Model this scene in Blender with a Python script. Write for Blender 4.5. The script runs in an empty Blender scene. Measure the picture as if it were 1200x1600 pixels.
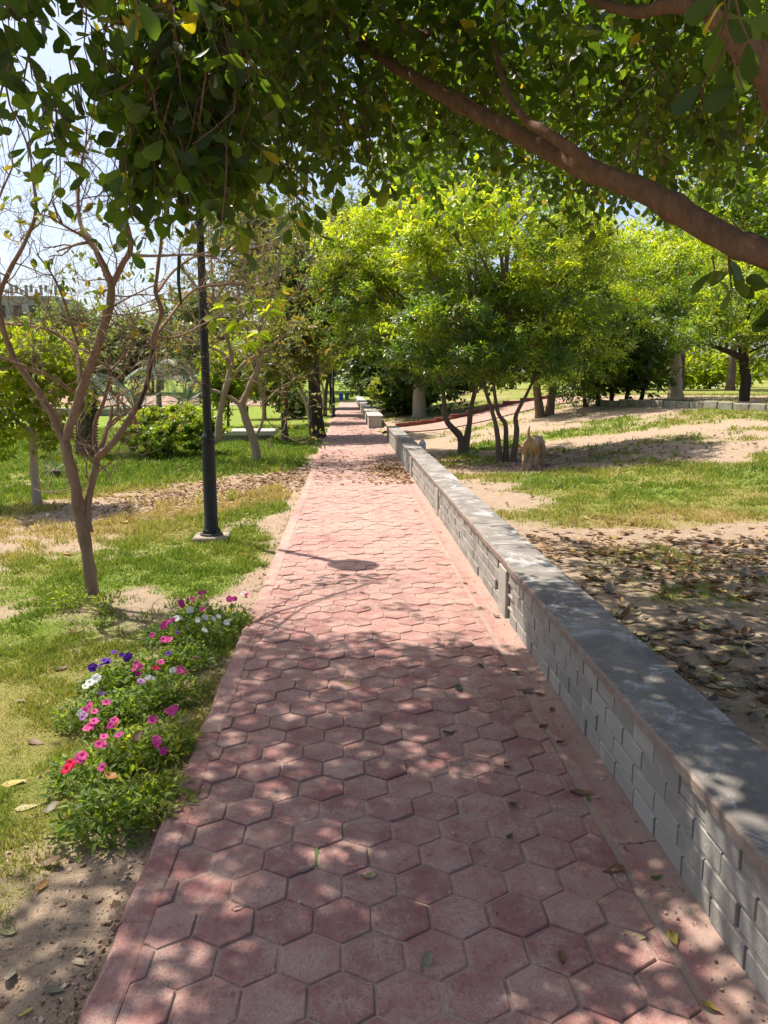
import bpy, math
import numpy as np
from mathutils import Matrix, Vector

# ------------------------------------------------------------------ camera, sky, sun, exposure
scene = bpy.context.scene
CAM_H = 1.6
PITCH = math.radians(9.6)
YAW = math.radians(2.63)
cam_data = bpy.data.cameras.new('camera')
cam_data.sensor_fit = 'VERTICAL'
cam_data.sensor_height = 36.0
cam_data.lens = 27.0
cam_data.clip_start = 0.05
cam_data.clip_end = 2000.0
cam = bpy.data.objects.new('camera', cam_data)
scene.collection.objects.link(cam)
cam.location = (0, 0, CAM_H)
cam.rotation_euler = (math.pi / 2 - PITCH, 0, -YAW)
scene.camera = cam

SUN_EL = math.radians(62.0)
SUN_AZ = math.radians(-47.7)          # clockwise from +Y
sun_dir = Vector((math.sin(SUN_AZ) * math.cos(SUN_EL), math.cos(SUN_AZ) * math.cos(SUN_EL), math.sin(SUN_EL)))
world = bpy.data.worlds.new('World')
scene.world = world
world.use_nodes = True
wn = world.node_tree
wn.nodes.clear()
sky = wn.nodes.new('ShaderNodeTexSky')
sky.sky_type = 'NISHITA'
sky.sun_disc = False
sky.sun_elevation = SUN_EL
sky.sun_rotation = SUN_AZ % (2 * math.pi)
sky.air_density = 0.8
sky.dust_density = 3.0
sky.ozone_density = 0.4
bg = wn.nodes.new('ShaderNodeBackground')
bg.inputs['Strength'].default_value = 0.125
wout = wn.nodes.new('ShaderNodeOutputWorld')
wn.links.new(sky.outputs[0], bg.inputs['Color'])
wn.links.new(bg.outputs[0], wout.inputs['Surface'])

sun_data = bpy.data.lights.new('sun', 'SUN')
sun_data.energy = 5.0
sun_data.angle = math.radians(0.55)
sun_data.color = (1.0, 0.93, 0.82)
sun = bpy.data.objects.new('sun', sun_data)
scene.collection.objects.link(sun)
sun.rotation_euler = (-sun_dir).to_track_quat('-Z', 'Y').to_euler()
sun.location = (-20, 20, 40)

scene.view_settings.view_transform = 'Standard'
scene.view_settings.look = 'None'
scene.view_settings.gamma = 1.0
scene.view_settings.use_curve_mapping = False
scene.view_settings.exposure = 0.82
scene.render.engine = 'CYCLES'
cy = scene.cycles
cy.max_bounces = 8
cy.diffuse_bounces = 4
cy.glossy_bounces = 2
cy.transmission_bounces = 5
cy.transparent_max_bounces = 4
cy.use_denoising = True
try:
    cy.denoiser = 'OPENIMAGEDENOISE'
    cy.denoising_input_passes = 'RGB_ALBEDO_NORMAL'
except Exception:
    pass
cy.caustics_reflective = False
cy.caustics_refractive = False
cy.sample_clamp_indirect = 6.0

# ------------------------------------------------------------------ helpers
rng = np.random.default_rng(11)
COL = scene.collection
cp, sp_ = math.cos(PITCH), math.sin(PITCH)
cyw, syw = math.cos(YAW), math.sin(YAW)
FWD = np.array([syw * cp, cyw * cp, -sp_])
RGT = np.array([cyw, -syw, 0.0])
UPV = np.cross(RGT, FWD)
EYE = np.array([0, 0, CAM_H])


def ray(px, py):
    return FWD + (px - 600) / 1200 * RGT - (py - 800) / 1200 * UPV


def D(px, py, y):
    """point seen at photo pixel px, py at the distance y along the path"""
    r = ray(px, py)
    return EYE + r * (y / r[1])


def PZ(px, py, z):
    r = ray(px, py)
    return EYE + r * ((z - CAM_H) / r[2])


def project(P):
    d = np.asarray(P) - EYE
    dep = d @ FWD
    return 600 + 1200 * (d @ RGT) / dep, 800 - 1200 * (d @ UPV) / dep, dep


def sm(a, b, x):
    t = np.clip((np.asarray(x, float) - a) / (b - a), 0, 1)
    return t * t * (3 - 2 * t)


def _hash(ix, iy, s):
    n = (ix * 374761393 + iy * 668265263 + s * 974634777) & 0xFFFFFFFF
    n = ((n ^ (n >> 13)) * 1274126177) & 0xFFFFFFFF
    return ((n ^ (n >> 16)) & 0xFFFF) / 65535.0


def vnoise(x, y, s=0):
    x = np.asarray(x, float); y = np.asarray(y, float)
    ix = np.floor(x).astype(np.int64); iy = np.floor(y).astype(np.int64)
    fx = x - ix; fy = y - iy
    fx = fx * fx * (3 - 2 * fx); fy = fy * fy * (3 - 2 * fy)
    a = _hash(ix, iy, s); b = _hash(ix + 1, iy, s); c = _hash(ix, iy + 1, s); d = _hash(ix + 1, iy + 1, s)
    return (a * (1 - fx) + b * fx) * (1 - fy) + (c * (1 - fx) + d * fx) * fy


def fbm(x, y, o=4, s=0):
    t = 0; a = .5; n = 0
    for k in range(o):
        t = t + a * vnoise(x * 2 ** k, y * 2 ** k, s + k); n += a; a *= .5
    return t / n


PATH_L, PATH_R, WALL_B = -0.70, 1.07, 1.37


def gz(x, y):
    x = np.asarray(x, float); y = np.asarray(y, float)
    left = -0.035 - 0.10 * sm(1, 7, -x) + 0.05 * (fbm(x * .6, y * .6, 3, 5) - .5) * sm(.8, 2.5, -x)
    u = np.maximum(0, (x - 1.4) + (y - 10) * .15)
    right = .24 - .23 * sm(9, 20, y) * (1 - sm(2.5, 7, x)) + .85 * sm(0, 13, u) + .06 * (fbm(x * .5, y * .5, 3, 9) - .5)
    far = 0.022 * np.maximum(0, y - 64)
    far = np.minimum(far, 2.0)
    z = np.where(x < 1.2, left, right)
    z = np.where((x >= PATH_L - .02) & (x < 1.2), -0.04, z)
    blend = sm(58, 75, y)
    return z * (1 - blend) + blend * (0.05) + far + 0.012 * (fbm(x * 5, y * 5, 2, 3) - .5) * (1 - sm(8, 14, y))


def G(px, py):
    """ground point seen at photo pixel"""
    r = ray(px, py)
    t = np.concatenate([np.linspace(.8, 30, 1200), np.linspace(30.1, 160, 1500)])
    P = EYE[None] + t[:, None] * r[None]
    d = P[:, 2] - gz(P[:, 0], P[:, 1])
    k = np.argmax(d < 0)
    if d[k] >= 0:
        k = len(t) - 1
    p = P[k]
    return np.array([p[0], p[1], float(gz(p[0], p[1]))])


def catmull(P, n):
    P = np.asarray(P, float)
    Q = np.vstack([2 * P[0] - P[1], P, 2 * P[-1] - P[-2]])
    out = []
    for i in range(1, len(Q) - 2):
        t = np.linspace(0, 1, n, endpoint=False)[:, None]
        p0, p1, p2, p3 = Q[i - 1], Q[i], Q[i + 1], Q[i + 2]
        out.append(.5 * ((2 * p1) + (-p0 + p2) * t + (2 * p0 - 5 * p1 + 4 * p2 - p3) * t ** 2 + (-p0 + 3 * p1 - 3 * p2 + p3) * t ** 3))
    out.append(P[-1:])
    return np.vstack(out)


class Geo:
    def __init__(s):
        s.V = []; s.F = []; s.T = []; s.M = []; s.n = 0

    def add(s, V, F, tint=0.5, mat=0):
        V = np.asarray(V, float).reshape(-1, 3)
        if isinstance(F, np.ndarray):
            F = [F]
        elif len(F) and not isinstance(F[0], np.ndarray):
            by = {}
            for f in F:
                by.setdefault(len(f), []).append(f)
            F = [np.array(v, int) for v in by.values()]
        for f in F:
            s.F.append(f + s.n); s.M.append(np.full(len(f), mat, int))
        s.V.append(V)
        s.T.append(np.broadcast_to(np.asarray(tint, float).ravel() if np.ndim(tint) else np.full(1, float(tint)), (len(V),)) if np.size(tint) in (1, len(V)) else np.zeros(len(V)))
        s.n += len(V)
        return s

    def mesh(s, name, mats, origin=(0, 0, 0), smooth=False):
        V = np.vstack(s.V) - np.asarray(origin, float)
        me = bpy.data.meshes.new(name)
        me.vertices.add(len(V)); me.vertices.foreach_set('co', V.astype(np.float32).ravel())
        nl = sum(f.size for f in s.F); npoly = sum(len(f) for f in s.F)
        me.loops.add(nl); me.polygons.add(npoly)
        li = np.concatenate([f.ravel() for f in s.F]).astype(np.int32)
        tot = np.concatenate([np.full(len(f), f.shape[1]) for f in s.F])
        st = np.concatenate([[0], np.cumsum(tot)[:-1]]).astype(np.int32)
        me.loops.foreach_set('vertex_index', li)
        me.polygons.foreach_set('loop_start', st)
        me.polygons.foreach_set('material_index', np.concatenate(s.M).astype(np.int32))
        me.polygons.foreach_set('use_smooth', np.full(npoly, smooth))
        me.update(calc_edges=True)
        at = me.attributes.new('tint', 'FLOAT', 'POINT')
        at.data.foreach_set('value', np.concatenate(s.T).astype(np.float32))
        for m in (mats if isinstance(mats, (list, tuple)) else [mats]):
            me.materials.append(m)
        return me

    def obj(s, name, mats, parent=None, smooth=False, origin=None, **props):
        og = np.array(parent.location) if parent is not None and origin is None else np.array(origin if origin is not None else (0, 0, 0), float)
        if parent is not None and parent.parent is not None and origin is None:
            og = og + np.array(parent.parent.location)
        me = s.mesh(name, mats, og, smooth)
        o = bpy.data.objects.new(name, me)
        COL.objects.link(o)
        if parent is not None:
            o.parent = parent
        else:
            o.location = og
        for k, v in props.items():
            o[k] = v
        return o


def thing(name, label, cat, loc, group=None):
    o = bpy.data.objects.new(name, None)
    o.empty_display_size = .2
    COL.objects.link(o)
    o.location = tuple(float(v) for v in loc)
    o['label'] = label; o['category'] = cat
    if group:
        o['group'] = group
    return o


def tag(o, label, cat, group=None):
    o['label'] = label; o['category'] = cat
    if group:
        o['group'] = group
    return o


def box(c, s, bev=0.0, rotz=0.0):
    """bevelled box: V, F"""
    cx, cy_, cz = c; hx, hy, hz = [v / 2 for v in s]
    if bev <= 0:
        V = np.array([(x, y, z) for z in (-hz, hz) for y in (-hy, hy) for x in (-hx, hx)], float)
        F = [[0, 2, 3, 1], [4, 5, 7, 6], [0, 1, 5, 4], [2, 6, 7, 3], [0, 4, 6, 2], [1, 3, 7, 5]]
    else:
        b = bev; V = []; F = []
        idx = {}
        for sx in (-1, 1):
            for sy in (-1, 1):
                for sz in (-1, 1):
                    for ax in range(3):
                        p = [sx * (hx - b), sy * (hy - b), sz * (hz - b)]
                        p[ax] = (sx, sy, sz)[ax] * (hx, hy, hz)[ax]
                        idx[(sx, sy, sz, ax)] = len(V); V.append(p)
        S = (-1, 1)
        for ax in range(3):
            o1, o2 = [a for a in range(3) if a != ax]
            for sg in S:
                q = []
                for a, b_ in ((-1, -1), (1, -1), (1, 1), (-1, 1)):
                    t = [0, 0, 0]; t[ax] = sg; t[o1] = a; t[o2] = b_
                    q.append(idx[(t[0], t[1], t[2], ax)])
                flip = (sg > 0) != (ax == 1)
                F.append(q if flip else q[::-1])
            for a in S:
                for b_ in S:
                    e = []
                    for s1 in (-1, 1):
                        t = [0, 0, 0]; t[ax] = s1; t[o1] = a; t[o2] = b_
                        e.append((idx[(t[0], t[1], t[2], o1)], idx[(t[0], t[1], t[2], o2)]))
                    F.append([e[0][0], e[1][0], e[1][1], e[0][1]])
        for sx in S:
            for sy in S:
                for sz in S:
                    F.append([idx[(sx, sy, sz, 0)], idx[(sx, sy, sz, 1)], idx[(sx, sy, sz, 2)]])
        V = np.array(V, float)
    if rotz:
        c_, s_ = math.cos(rotz), math.sin(rotz)
        V = V @ np.array([[c_, s_, 0], [-s_, c_, 0], [0, 0, 1]])
    return V + np.array(c), F


def tube(P, R, n=8, bump=0.0, seed=0, cap=True):
    """tapered tube along P with radii R"""
    P = np.asarray(P, float); R = np.asarray(R, float); m = len(P)
    T = np.gradient(P, axis=0); T /= np.linalg.norm(T, axis=1)[:, None] + 1e-9
    ref = np.array([0.0, 1, 0]) if abs(T[0][1]) < .9 else np.array([1.0, 0, 0])
    N = np.zeros_like(P); n0 = np.cross(T[0], ref); N[0] = n0 / np.linalg.norm(n0)
    for i in range(1, m):
        v = N[i - 1] - T[i] * (N[i - 1] @ T[i]); N[i] = v / (np.linalg.norm(v) + 1e-9)
    B = np.cross(T, N)
    a = np.linspace(0, 2 * math.pi, n, endpoint=False)
    rr = R[:, None] * np.ones((m, n))
    if bump:
        r2 = np.random.default_rng(seed)
        k = r2.normal(0, 1, (m, n)); k = (k + np.roll(k, 1, 0) + np.roll(k, 1, 1)) / 1.8
        rr = rr * (1 + bump * k)
    V = P[:, None] + rr[..., None] * (np.cos(a)[None, :, None] * N[:, None] + np.sin(a)[None, :, None] * B[:, None])
    i = np.arange(m - 1)[:, None]; j = np.arange(n)[None]
    F = np.stack([i * n + j, i * n + (j + 1) % n, (i + 1) * n + (j + 1) % n, (i + 1) * n + j], -1).reshape(-1, 4)
    V = V.reshape(-1, 3)
    if cap:
        V = np.vstack([V, P[-1] + T[-1] * R[-1] * .5, P[0]])
        k = np.arange(n)
        c1 = np.stack([(m - 1) * n + k, (m - 1) * n + (k + 1) % n, np.full(n, m * n)], -1)
        c0 = np.stack([(k + 1) % n, k, np.full(n, m * n + 1)], -1)
        return V, [F, c1, c0]
    return V, [F]


def stem(pts, r0, r1, n=9, sub=5, bump=.06, seed=0, flare=0.0):
    P = catmull(pts, sub)
    t = np.linspace(0, 1, len(P))
    R = r0 + (r1 - r0) * t
    if flare:
        R = R * (1 + flare * np.exp(-t * 14))
    return tube(P, R, n, bump, seed)


def lathe(profile, c, n=20):
    P = np.asarray(profile, float); m = len(P)
    a = np.linspace(0, 2 * math.pi, n, endpoint=False)
    V = np.stack([P[:, 0][:, None] * np.cos(a), P[:, 0][:, None] * np.sin(a), np.broadcast_to(P[:, 1][:, None], (m, n))], -1).reshape(-1, 3) + np.asarray(c)
    i = np.arange(m - 1)[:, None]; j = np.arange(n)[None]
    F = np.stack([i * n + j, i * n + (j + 1) % n, (i + 1) * n + (j + 1) % n, (i + 1) * n + j], -1).reshape(-1, 4)
    return V, [F]


# leaf templates: length along +Y from 0 to 1, normal +Z
def leaf_obovate(w=.52, fold=.10, curl=.10):
    ys = [0, .30, .62, .86, 1.0]; ws = [.04, .62, 1.0, .80, .12]
    V = []
    for y, q in zip(ys, ws):
        h = q * w / 2
        zc = -curl * (y - .2) ** 2
        V += [(-h, y, zc + fold * q * .5), (0, y, zc), (h, y, zc + fold * q * .5)]
    F = []
    for i in range(4):
        a = i * 3
        F += [[a, a + 1, a + 4, a + 3], [a + 1, a + 2, a + 5, a + 4]]
    return np.array(V), np.array(F)


def leaf_oval(w=.45, fold=.08, curl=.15):
    ys = [0, .25, .6, 1.0]; ws = [.06, .85, .9, .05]
    V = []
    for y, q in zip(ys, ws):
        h = q * w / 2; zc = -curl * y * y
        V += [(-h, y, zc + fold * q), (0, y, zc), (h, y, zc + fold * q)]
    F = []
    for i in range(3):
        a = i * 3
        F += [[a, a + 1, a + 4, a + 3], [a + 1, a + 2, a + 5, a + 4]]
    return np.array(V), np.array(F)


def leaf_narrow(w=.28, fold=.05, curl=.2):
    V = np.array([(0, 0, 0), (-w / 2, .5, fold - curl * .1), (w / 2, .5, fold - curl * .1), (0, .52, -curl * .1), (0, 1, -curl)])
    F = np.array([[0, 3, 1], [0, 2, 3], [1, 3, 4], [3, 2, 4]])
    return V, F


def leaf_simple(w=.4, fold=.06, curl=.12):
    V = np.array([(0, 0, 0), (-w / 2, .5, fold), (w / 2, .5, fold), (0, 1, -curl)])
    F = np.array([[0, 2, 1], [1, 2, 3]])
    return V, F


def frames(d, nrm):
    d = d / (np.linalg.norm(d, axis=1)[:, None] + 1e-9)
    x = np.cross(d, nrm); x /= np.linalg.norm(x, axis=1)[:, None] + 1e-9
    z = np.cross(x, d)
    return np.stack([x, d, z], -1)        # columns


def place(g, tpl, pos, R, sc, tint, mat=0):
    V, F = tpl
    N = len(pos)
    if N == 0:
        return
    W = np.einsum('nij,mj->nmi', R, V) * np.asarray(sc)[:, None, None] + pos[:, None]
    FF = (F[None] + (np.arange(N) * len(V))[:, None, None]).reshape(-1, F.shape[1])
    g.add(W.reshape(-1, 3), FF, np.repeat(tint, len(V)), mat)


def unit(v):
    v = np.asarray(v, float)
    return v / (np.linalg.norm(v, axis=-1, keepdims=True) + 1e-9)


def rdir(n, r=None):
    r = r or rng
    return unit(r.normal(0, 1, (n, 3)))
# ------------------------------------------------------------------ materials
class NT:
    def __init__(s, name):
        s.m = bpy.data.materials.new(name); s.m.use_nodes = True
        s.t = s.m.node_tree; s.t.nodes.clear()
        s.out = s.t.nodes.new('ShaderNodeOutputMaterial')

    def n(s, typ, **kw):
        nd = s.t.nodes.new(typ)
        for k, v in kw.items():
            if k.startswith('i_'):
                key = k[2:]
                nd.inputs[int(key) if key.isdigit() else key].default_value = v
            else:
                setattr(nd, k, v)
        return nd

    def l(s, a, b):
        s.t.links.new(a, b)

    def pos(s):
        return s.n('ShaderNodeNewGeometry').outputs['Position']

    def noise(s, scale, detail=4, rough=.6, vec=None, dist=0.0):
        nd = s.n('ShaderNodeTexNoise'); nd.inputs['Scale'].default_value = scale
        nd.inputs['Detail'].default_value = detail; nd.inputs['Roughness'].default_value = rough
        nd.inputs['Distortion'].default_value = dist
        s.l(vec if vec is not None else s.pos(), nd.inputs['Vector'])
        return nd.outputs['Fac']

    def ramp(s, fac, stops):
        nd = s.n('ShaderNodeValToRGB'); e = nd.color_ramp.elements
        while len(e) > 1:
            e.remove(e[-1])
        e[0].position = stops[0][0]; e[0].color = (*stops[0][1], 1) if len(stops[0][1]) == 3 else stops[0][1]
        for p, c in stops[1:]:
            k = e.new(p); k.color = (*c, 1) if len(c) == 3 else c
        s.l(fac, nd.inputs[0])
        return nd.outputs[0]

    def step(s, fac, a, b):
        nd = s.n('ShaderNodeMapRange'); nd.interpolation_type = 'SMOOTHSTEP'
        nd.inputs[1].default_value = a; nd.inputs[2].default_value = b
        s.l(fac, nd.inputs[0])
        return nd.outputs[0]

    def math(s, op, a, b=None):
        nd = s.n('ShaderNodeMath', operation=op)
        for k, v in enumerate((a, b)):
            if v is None:
                continue
            if isinstance(v, (int, float)):
                nd.inputs[k].default_value = v
            else:
                s.l(v, nd.inputs[k])
        return nd.outputs[0]

    def mix(s, fac, a, b, mode='MIX'):
        nd = s.n('ShaderNodeMix', data_type='RGBA', blend_type=mode)
        for k, v in ((0, fac), (6, a), (7, b)):
            if isinstance(v, (int, float)):
                nd.inputs[k].default_value = v
            elif isinstance(v, tuple):
                nd.inputs[k].default_value = (*v, 1)
            else:
                s.l(v, nd.inputs[k])
        return nd.outputs[2]

    def attr(s, name='tint'):
        nd = s.n('ShaderNodeAttribute'); nd.attribute_name = name
        return nd.outputs['Fac']

    def rand(s):
        return s.n('ShaderNodeObjectInfo').outputs['Random']

    def bump(s, h, strength=.4, dist=.01, nrm=None):
        nd = s.n('ShaderNodeBump'); nd.inputs['Strength'].default_value = strength; nd.inputs['Distance'].default_value = dist
        s.l(h, nd.inputs['Height'])
        if nrm is not None:
            s.l(nrm, nd.inputs['Normal'])
        return nd.outputs[0]

    def bsdf(s, col, rough=.8, normal=None, spec=.3, metal=0.0, **kw):
        nd = s.n('ShaderNodeBsdfPrincipled')
        if isinstance(col, tuple):
            nd.inputs['Base Color'].default_value = (*col, 1)
        else:
            s.l(col, nd.inputs['Base Color'])
        if isinstance(rough, (int, float)):
            nd.inputs['Roughness'].default_value = rough
        else:
            s.l(rough, nd.inputs['Roughness'])
        nd.inputs['Specular IOR Level'].default_value = spec
        nd.inputs['Metallic'].default_value = metal
        if normal is not None:
            s.l(normal, nd.inputs['Normal'])
        return nd.outputs[0]

    def done(s, sh):
        s.l(sh, s.out.inputs['Surface']); return s.m


def leaf_mat(name, stops, trans=.35, tcol=(1.6, 1.5, .6), rough=.5, spec=.35, use_rand=False):
    k = NT(name)
    f = k.rand() if use_rand else k.attr()
    c = k.ramp(f, stops)
    v = k.noise(35, 2, .5)
    c = k.mix(k.math('MULTIPLY', v, .5), c, (.03, .04, .01))
    b = k.bsdf(c, rough, None, spec)
    tr = k.n('ShaderNodeBsdfTranslucent')
    k.l(k.mix(1.0, c, tcol, 'MULTIPLY'), tr.inputs['Color'])
    mx = k.n('ShaderNodeMixShader'); mx.inputs[0].default_value = trans
    k.l(b, mx.inputs[1]); k.l(tr.outputs[0], mx.inputs[2])
    return k.done(mx.outputs[0])


def bark_mat(name, a, b, scale=14, str_=.5):
    k = NT(name)
    mp = k.n('ShaderNodeMapping'); mp.inputs['Scale'].default_value = (1, 1, .35); k.l(k.pos(), mp.inputs[0])
    f = k.noise(scale, 5, .65, mp.outputs[0]); f2 = k.noise(scale * 5, 4, .7, mp.outputs[0])
    s = k.math('ADD', k.math('MULTIPLY', f, .65), k.math('MULTIPLY', f2, .35))
    c = k.ramp(s, [(.3, a), (.55, tuple((x + y) / 2 for x, y in zip(a, b))), (.72, b)])
    return k.done(k.bsdf(c, .9, k.bump(s, str_, .02), .15))


M = {}
# --- paving
k = NT('red_concrete')
r = k.rand()
base = k.ramp(r, [(0, (.27, .118, .108)), (.35, (.31, .142, .127)), (.7, (.35, .172, .15)), (1, (.39, .215, .182))])
n1 = k.noise(7, 5, .65); n2 = k.noise(45, 5, .7); n3 = k.noise(22, 6, .75, dist=.8)
c = k.mix(k.step(n2, .42, .70), base, (.23, .105, .10))
grit = k.noise(130, 3, .75)
dust = k.math('MAXIMUM', k.math('MULTIPLY', k.step(n1, .36, .64), .85), k.step(n3, .57, .68))
dust = k.math('MULTIPLY', dust, k.step(k.math('ADD', k.math('MULTIPLY', n2, .5), k.math('MULTIPLY', grit, .5)), .38, .58))
sy = k.n('ShaderNodeSeparateXYZ'); k.l(k.pos(), sy.inputs[0])
sandy = k.math('MULTIPLY', k.step(sy.outputs[1], 3.2, 9.0), k.step(k.math('ADD', k.noise(1.1, 5, .6), k.math('MULTIPLY', k.math('SUBTRACT', n2, .5), .4)), .26, .60))
c = k.mix(k.math('MULTIPLY', dust, .85), c, (.47, .36, .295))
c = k.mix(k.math('MULTIPLY', sandy, .42), c, (.48, .36, .295))
c = k.mix(k.math('MULTIPLY', k.step(k.noise(15, 5, .8, dist=1.5), .66, .72), .7), c, (.52, .44, .36))
c = k.mix(k.math('MULTIPLY', k.step(k.noise(90, 3, .6), .66, .74), .5), c, (.17, .08, .075))
hh = k.math('ADD', k.math('ADD', n2, k.math('MULTIPLY', grit, .5)), k.math('MULTIPLY', n3, 1.2))
M['paver'] = k.done(k.bsdf(c, .85, k.bump(hh, .75, .010), .25))

k = NT('joint_sand')
n1 = k.noise(8, 5, .6); n2 = k.noise(120, 3, .7)
c = k.ramp(k.math('ADD', k.math('MULTIPLY', n1, .6), k.math('MULTIPLY', n2, .4)), [(.3, (.24, .165, .135)), (.7, (.40, .30, .24))])
M['sand'] = k.done(k.bsdf(c, .95, k.bump(n2, .4, .005), .1))

k = NT('dusty_red_border')
sx = k.n('ShaderNodeSeparateXYZ'); k.l(k.pos(), sx.inputs[0])
n1 = k.noise(5, 6, .65); n2 = k.noise(60, 4, .7)
red = k.mix(k.step(n2, .35, .65), (.33, .15, .135), (.24, .105, .10))
red = k.mix(k.math('MULTIPLY', k.step(k.noise(9, 6, .75, dist=.8), .5, .68), .7), red, (.45, .34, .275))
edge = k.math('ADD', k.math('MULTIPLY', n1, .9), k.math('MULTIPLY', k.step(sx.outputs[0], .86, 1.07), .42))
edge = k.math('ADD', edge, k.math('MULTIPLY', k.math('SUBTRACT', n2, .5), .35))
c = k.mix(k.math('MULTIPLY', k.step(edge, .40, .90), .9), red, (.33, .235, .19))
c = k.mix(k.math('MULTIPLY', k.step(k.noise(150, 3, .7), .60, .70), .5), c, (.16, .10, .08))
M['border'] = k.done(k.bsdf(c, .9, k.bump(k.math('ADD', n2, n1), .5, .008), .2))

# --- wall
k = NT('grey_block')
r = k.rand(); n1 = k.noise(9, 5, .7); n2 = k.noise(70, 5, .75); n3 = k.noise(20, 6, .8, dist=1.0)
c = k.ramp(r, [(0, (.24, .222, .195)), (.6, (.30, .278, .245)), (1, (.345, .32, .285))])
c = k.mix(k.math('MULTIPLY', k.step(n1, .5, .75), .7), c, (.38, .35, .31))
c = k.mix(k.math('MULTIPLY', k.step(n3, .62, .76), .6), c, (.50, .49, .48))
c = k.mix(k.math('MULTIPLY', k.step(n2, .58, .8), .5), c, (.17, .155, .14))
M['block'] = k.done(k.bsdf(c, .92, k.bump(k.math('ADD', n2, n3), .6, .006), .15))
k = NT('mortar')
n1 = k.noise(12, 5, .7); n2 = k.noise(90, 4, .7)
c = k.ramp(n1, [(.3, (.24, .218, .19)), (.7, (.35, .32, .28))])
M['mortar'] = k.done(k.bsdf(c, .95, k.bump(n2, .6, .006), .1))
k = NT('weathered_cap')
n1 = k.noise(2.6, 7, .7, dist=.5); n2 = k.noise(60, 5, .75); n3 = k.noise(3.4, 8, .78, dist=1.2)
c = k.ramp(n1, [(.33, (.125, .112, .10)), (.5, (.195, .175, .155)), (.68, (.33, .295, .255))])
c = k.mix(k.math('MULTIPLY', k.step(n3, .50, .63), .75), c, (.46, .45, .45))
c = k.mix(k.math('MULTIPLY', k.step(n2, .45, .8), .45), c, (.10, .095, .09))
M['cap'] = k.done(k.bsdf(c, .88, k.bump(k.math('ADD', n2, n3), .6, .006), .2))
k = NT('cap_edge')
n1 = k.noise(14, 6, .75)
c = k.ramp(n1, [(.3, (.19, .145, .12)), (.6, (.28, .22, .185)), (.8, (.38, .34, .30))])
M['cap_edge'] = k.done(k.bsdf(c, .92, k.bump(n1, .8, .012), .15))
k = NT('pale_render')
n1 = k.noise(6, 6, .7); n2 = k.noise(60, 4, .7)
c = k.ramp(n1, [(.3, (.28, .255, .22)), (.7, (.42, .385, .335))])
M['render'] = k.done(k.bsdf(c, .92, k.bump(n2, .5, .006), .15))

# --- ground
k = NT('park_ground')
g = k.attr('grass'); dry = k.attr('dry')
n1 = k.noise(1.3, 5, .6); n2 = k.noise(14, 6, .7); n3 = k.noise(90, 4, .75)
soil = k.ramp(k.math('ADD', k.math('MULTIPLY', n2, .6), k.math('MULTIPLY', n3, .4)), [(.3, (.25, .175, .115)), (.5, (.38, .28, .20)), (.72, (.50, .39, .285))])
green = k.ramp(k.math('ADD', k.math('MULTIPLY', n2, .5), k.math('MULTIPLY', n3, .5)), [(.36, (.11, .165, .024)), (.52, (.18, .245, .036)), (.66, (.26, .31, .055))])
straw = k.ramp(n3, [(.3, (.25, .18, .075)), (.7, (.39, .28, .13))])
lawn = k.mix(dry, green, straw)
cov = k.step(k.math('ADD', g, k.math('MULTIPLY', k.math('SUBTRACT', k.math('ADD', k.math('MULTIPLY', n2, .6), k.math('MULTIPLY', n3, .4)), .5), 1.6)), .20, .62)
c = k.mix(cov, soil, lawn)
M['ground'] = k.done(k.bsdf(c, .95, k.bump(k.math('ADD', n3, n2), .8, .025), .1))

k = NT('grass_blade')
f = k.attr()
c = k.ramp(f, [(0, (.08, .14, .02)), (.35, (.16, .23, .032)), (.6, (.26, .29, .055)), (.8, (.40, .32, .13)), (1, (.48, .36, .20))])
b = k.bsdf(c, .6, None, .25)
tr = k.n('ShaderNodeBsdfTranslucent'); k.l(k.mix(1.0, c, (1.3, 1.3, .7), 'MULTIPLY'), tr.inputs[0])
mx = k.n('ShaderNodeMixShader'); mx.inputs[0].default_value = .35; k.l(b, mx.inputs[1]); k.l(tr.outputs[0], mx.inputs[2])
M['grass'] = k.done(mx.outputs[0])

# --- foliage
M['fig_leaf'] = leaf_mat('broad_leaf', [(0, (.021, .044, .012)), (.6, (.040, .078, .018)), (.93, (.085, .13, .026)), (.985, (.16, .19, .03)), (1, (.40, .27, .03))], .52, (4.4, 4.2, .8), .42, .4)
M['fig_leaf_part'] = leaf_mat('broad_leaf_near', [(0, (.022, .046, .013)), (.7, (.043, .082, .021)), (.97, (.085, .13, .026)), (1, (.30, .25, .03))], .50, (4.2, 4.0, .8), .42, .4, True)
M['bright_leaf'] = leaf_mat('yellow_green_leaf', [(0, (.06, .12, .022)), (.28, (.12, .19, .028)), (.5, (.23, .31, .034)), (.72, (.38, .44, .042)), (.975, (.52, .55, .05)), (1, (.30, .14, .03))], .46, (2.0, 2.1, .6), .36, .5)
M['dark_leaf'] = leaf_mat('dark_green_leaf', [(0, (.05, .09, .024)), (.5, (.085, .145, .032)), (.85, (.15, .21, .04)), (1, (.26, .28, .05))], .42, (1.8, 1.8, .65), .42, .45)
M['lime_leaf'] = leaf_mat('lime_leaf', [(0, (.15, .23, .025)), (.5, (.26, .33, .03)), (1, (.40, .43, .035))], .58, (1.8, 1.8, .5), .45, .4)
M['olive_leaf'] = leaf_mat('olive_leaf', [(0, (.10, .14, .03)), (.5, (.21, .25, .055)), (.8, (.33, .32, .08)), (.93, (.45, .30, .04)), (1, (.30, .16, .06))], .38, (1.5, 1.4, .6), .45, .4)
M['far_leaf'] = leaf_mat('pale_far_leaf', [(0, (.14, .19, .08)), (.6, (.21, .27, .10)), (1, (.30, .34, .12))], .42, (1.3, 1.3, .7), .6, .2)
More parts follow.
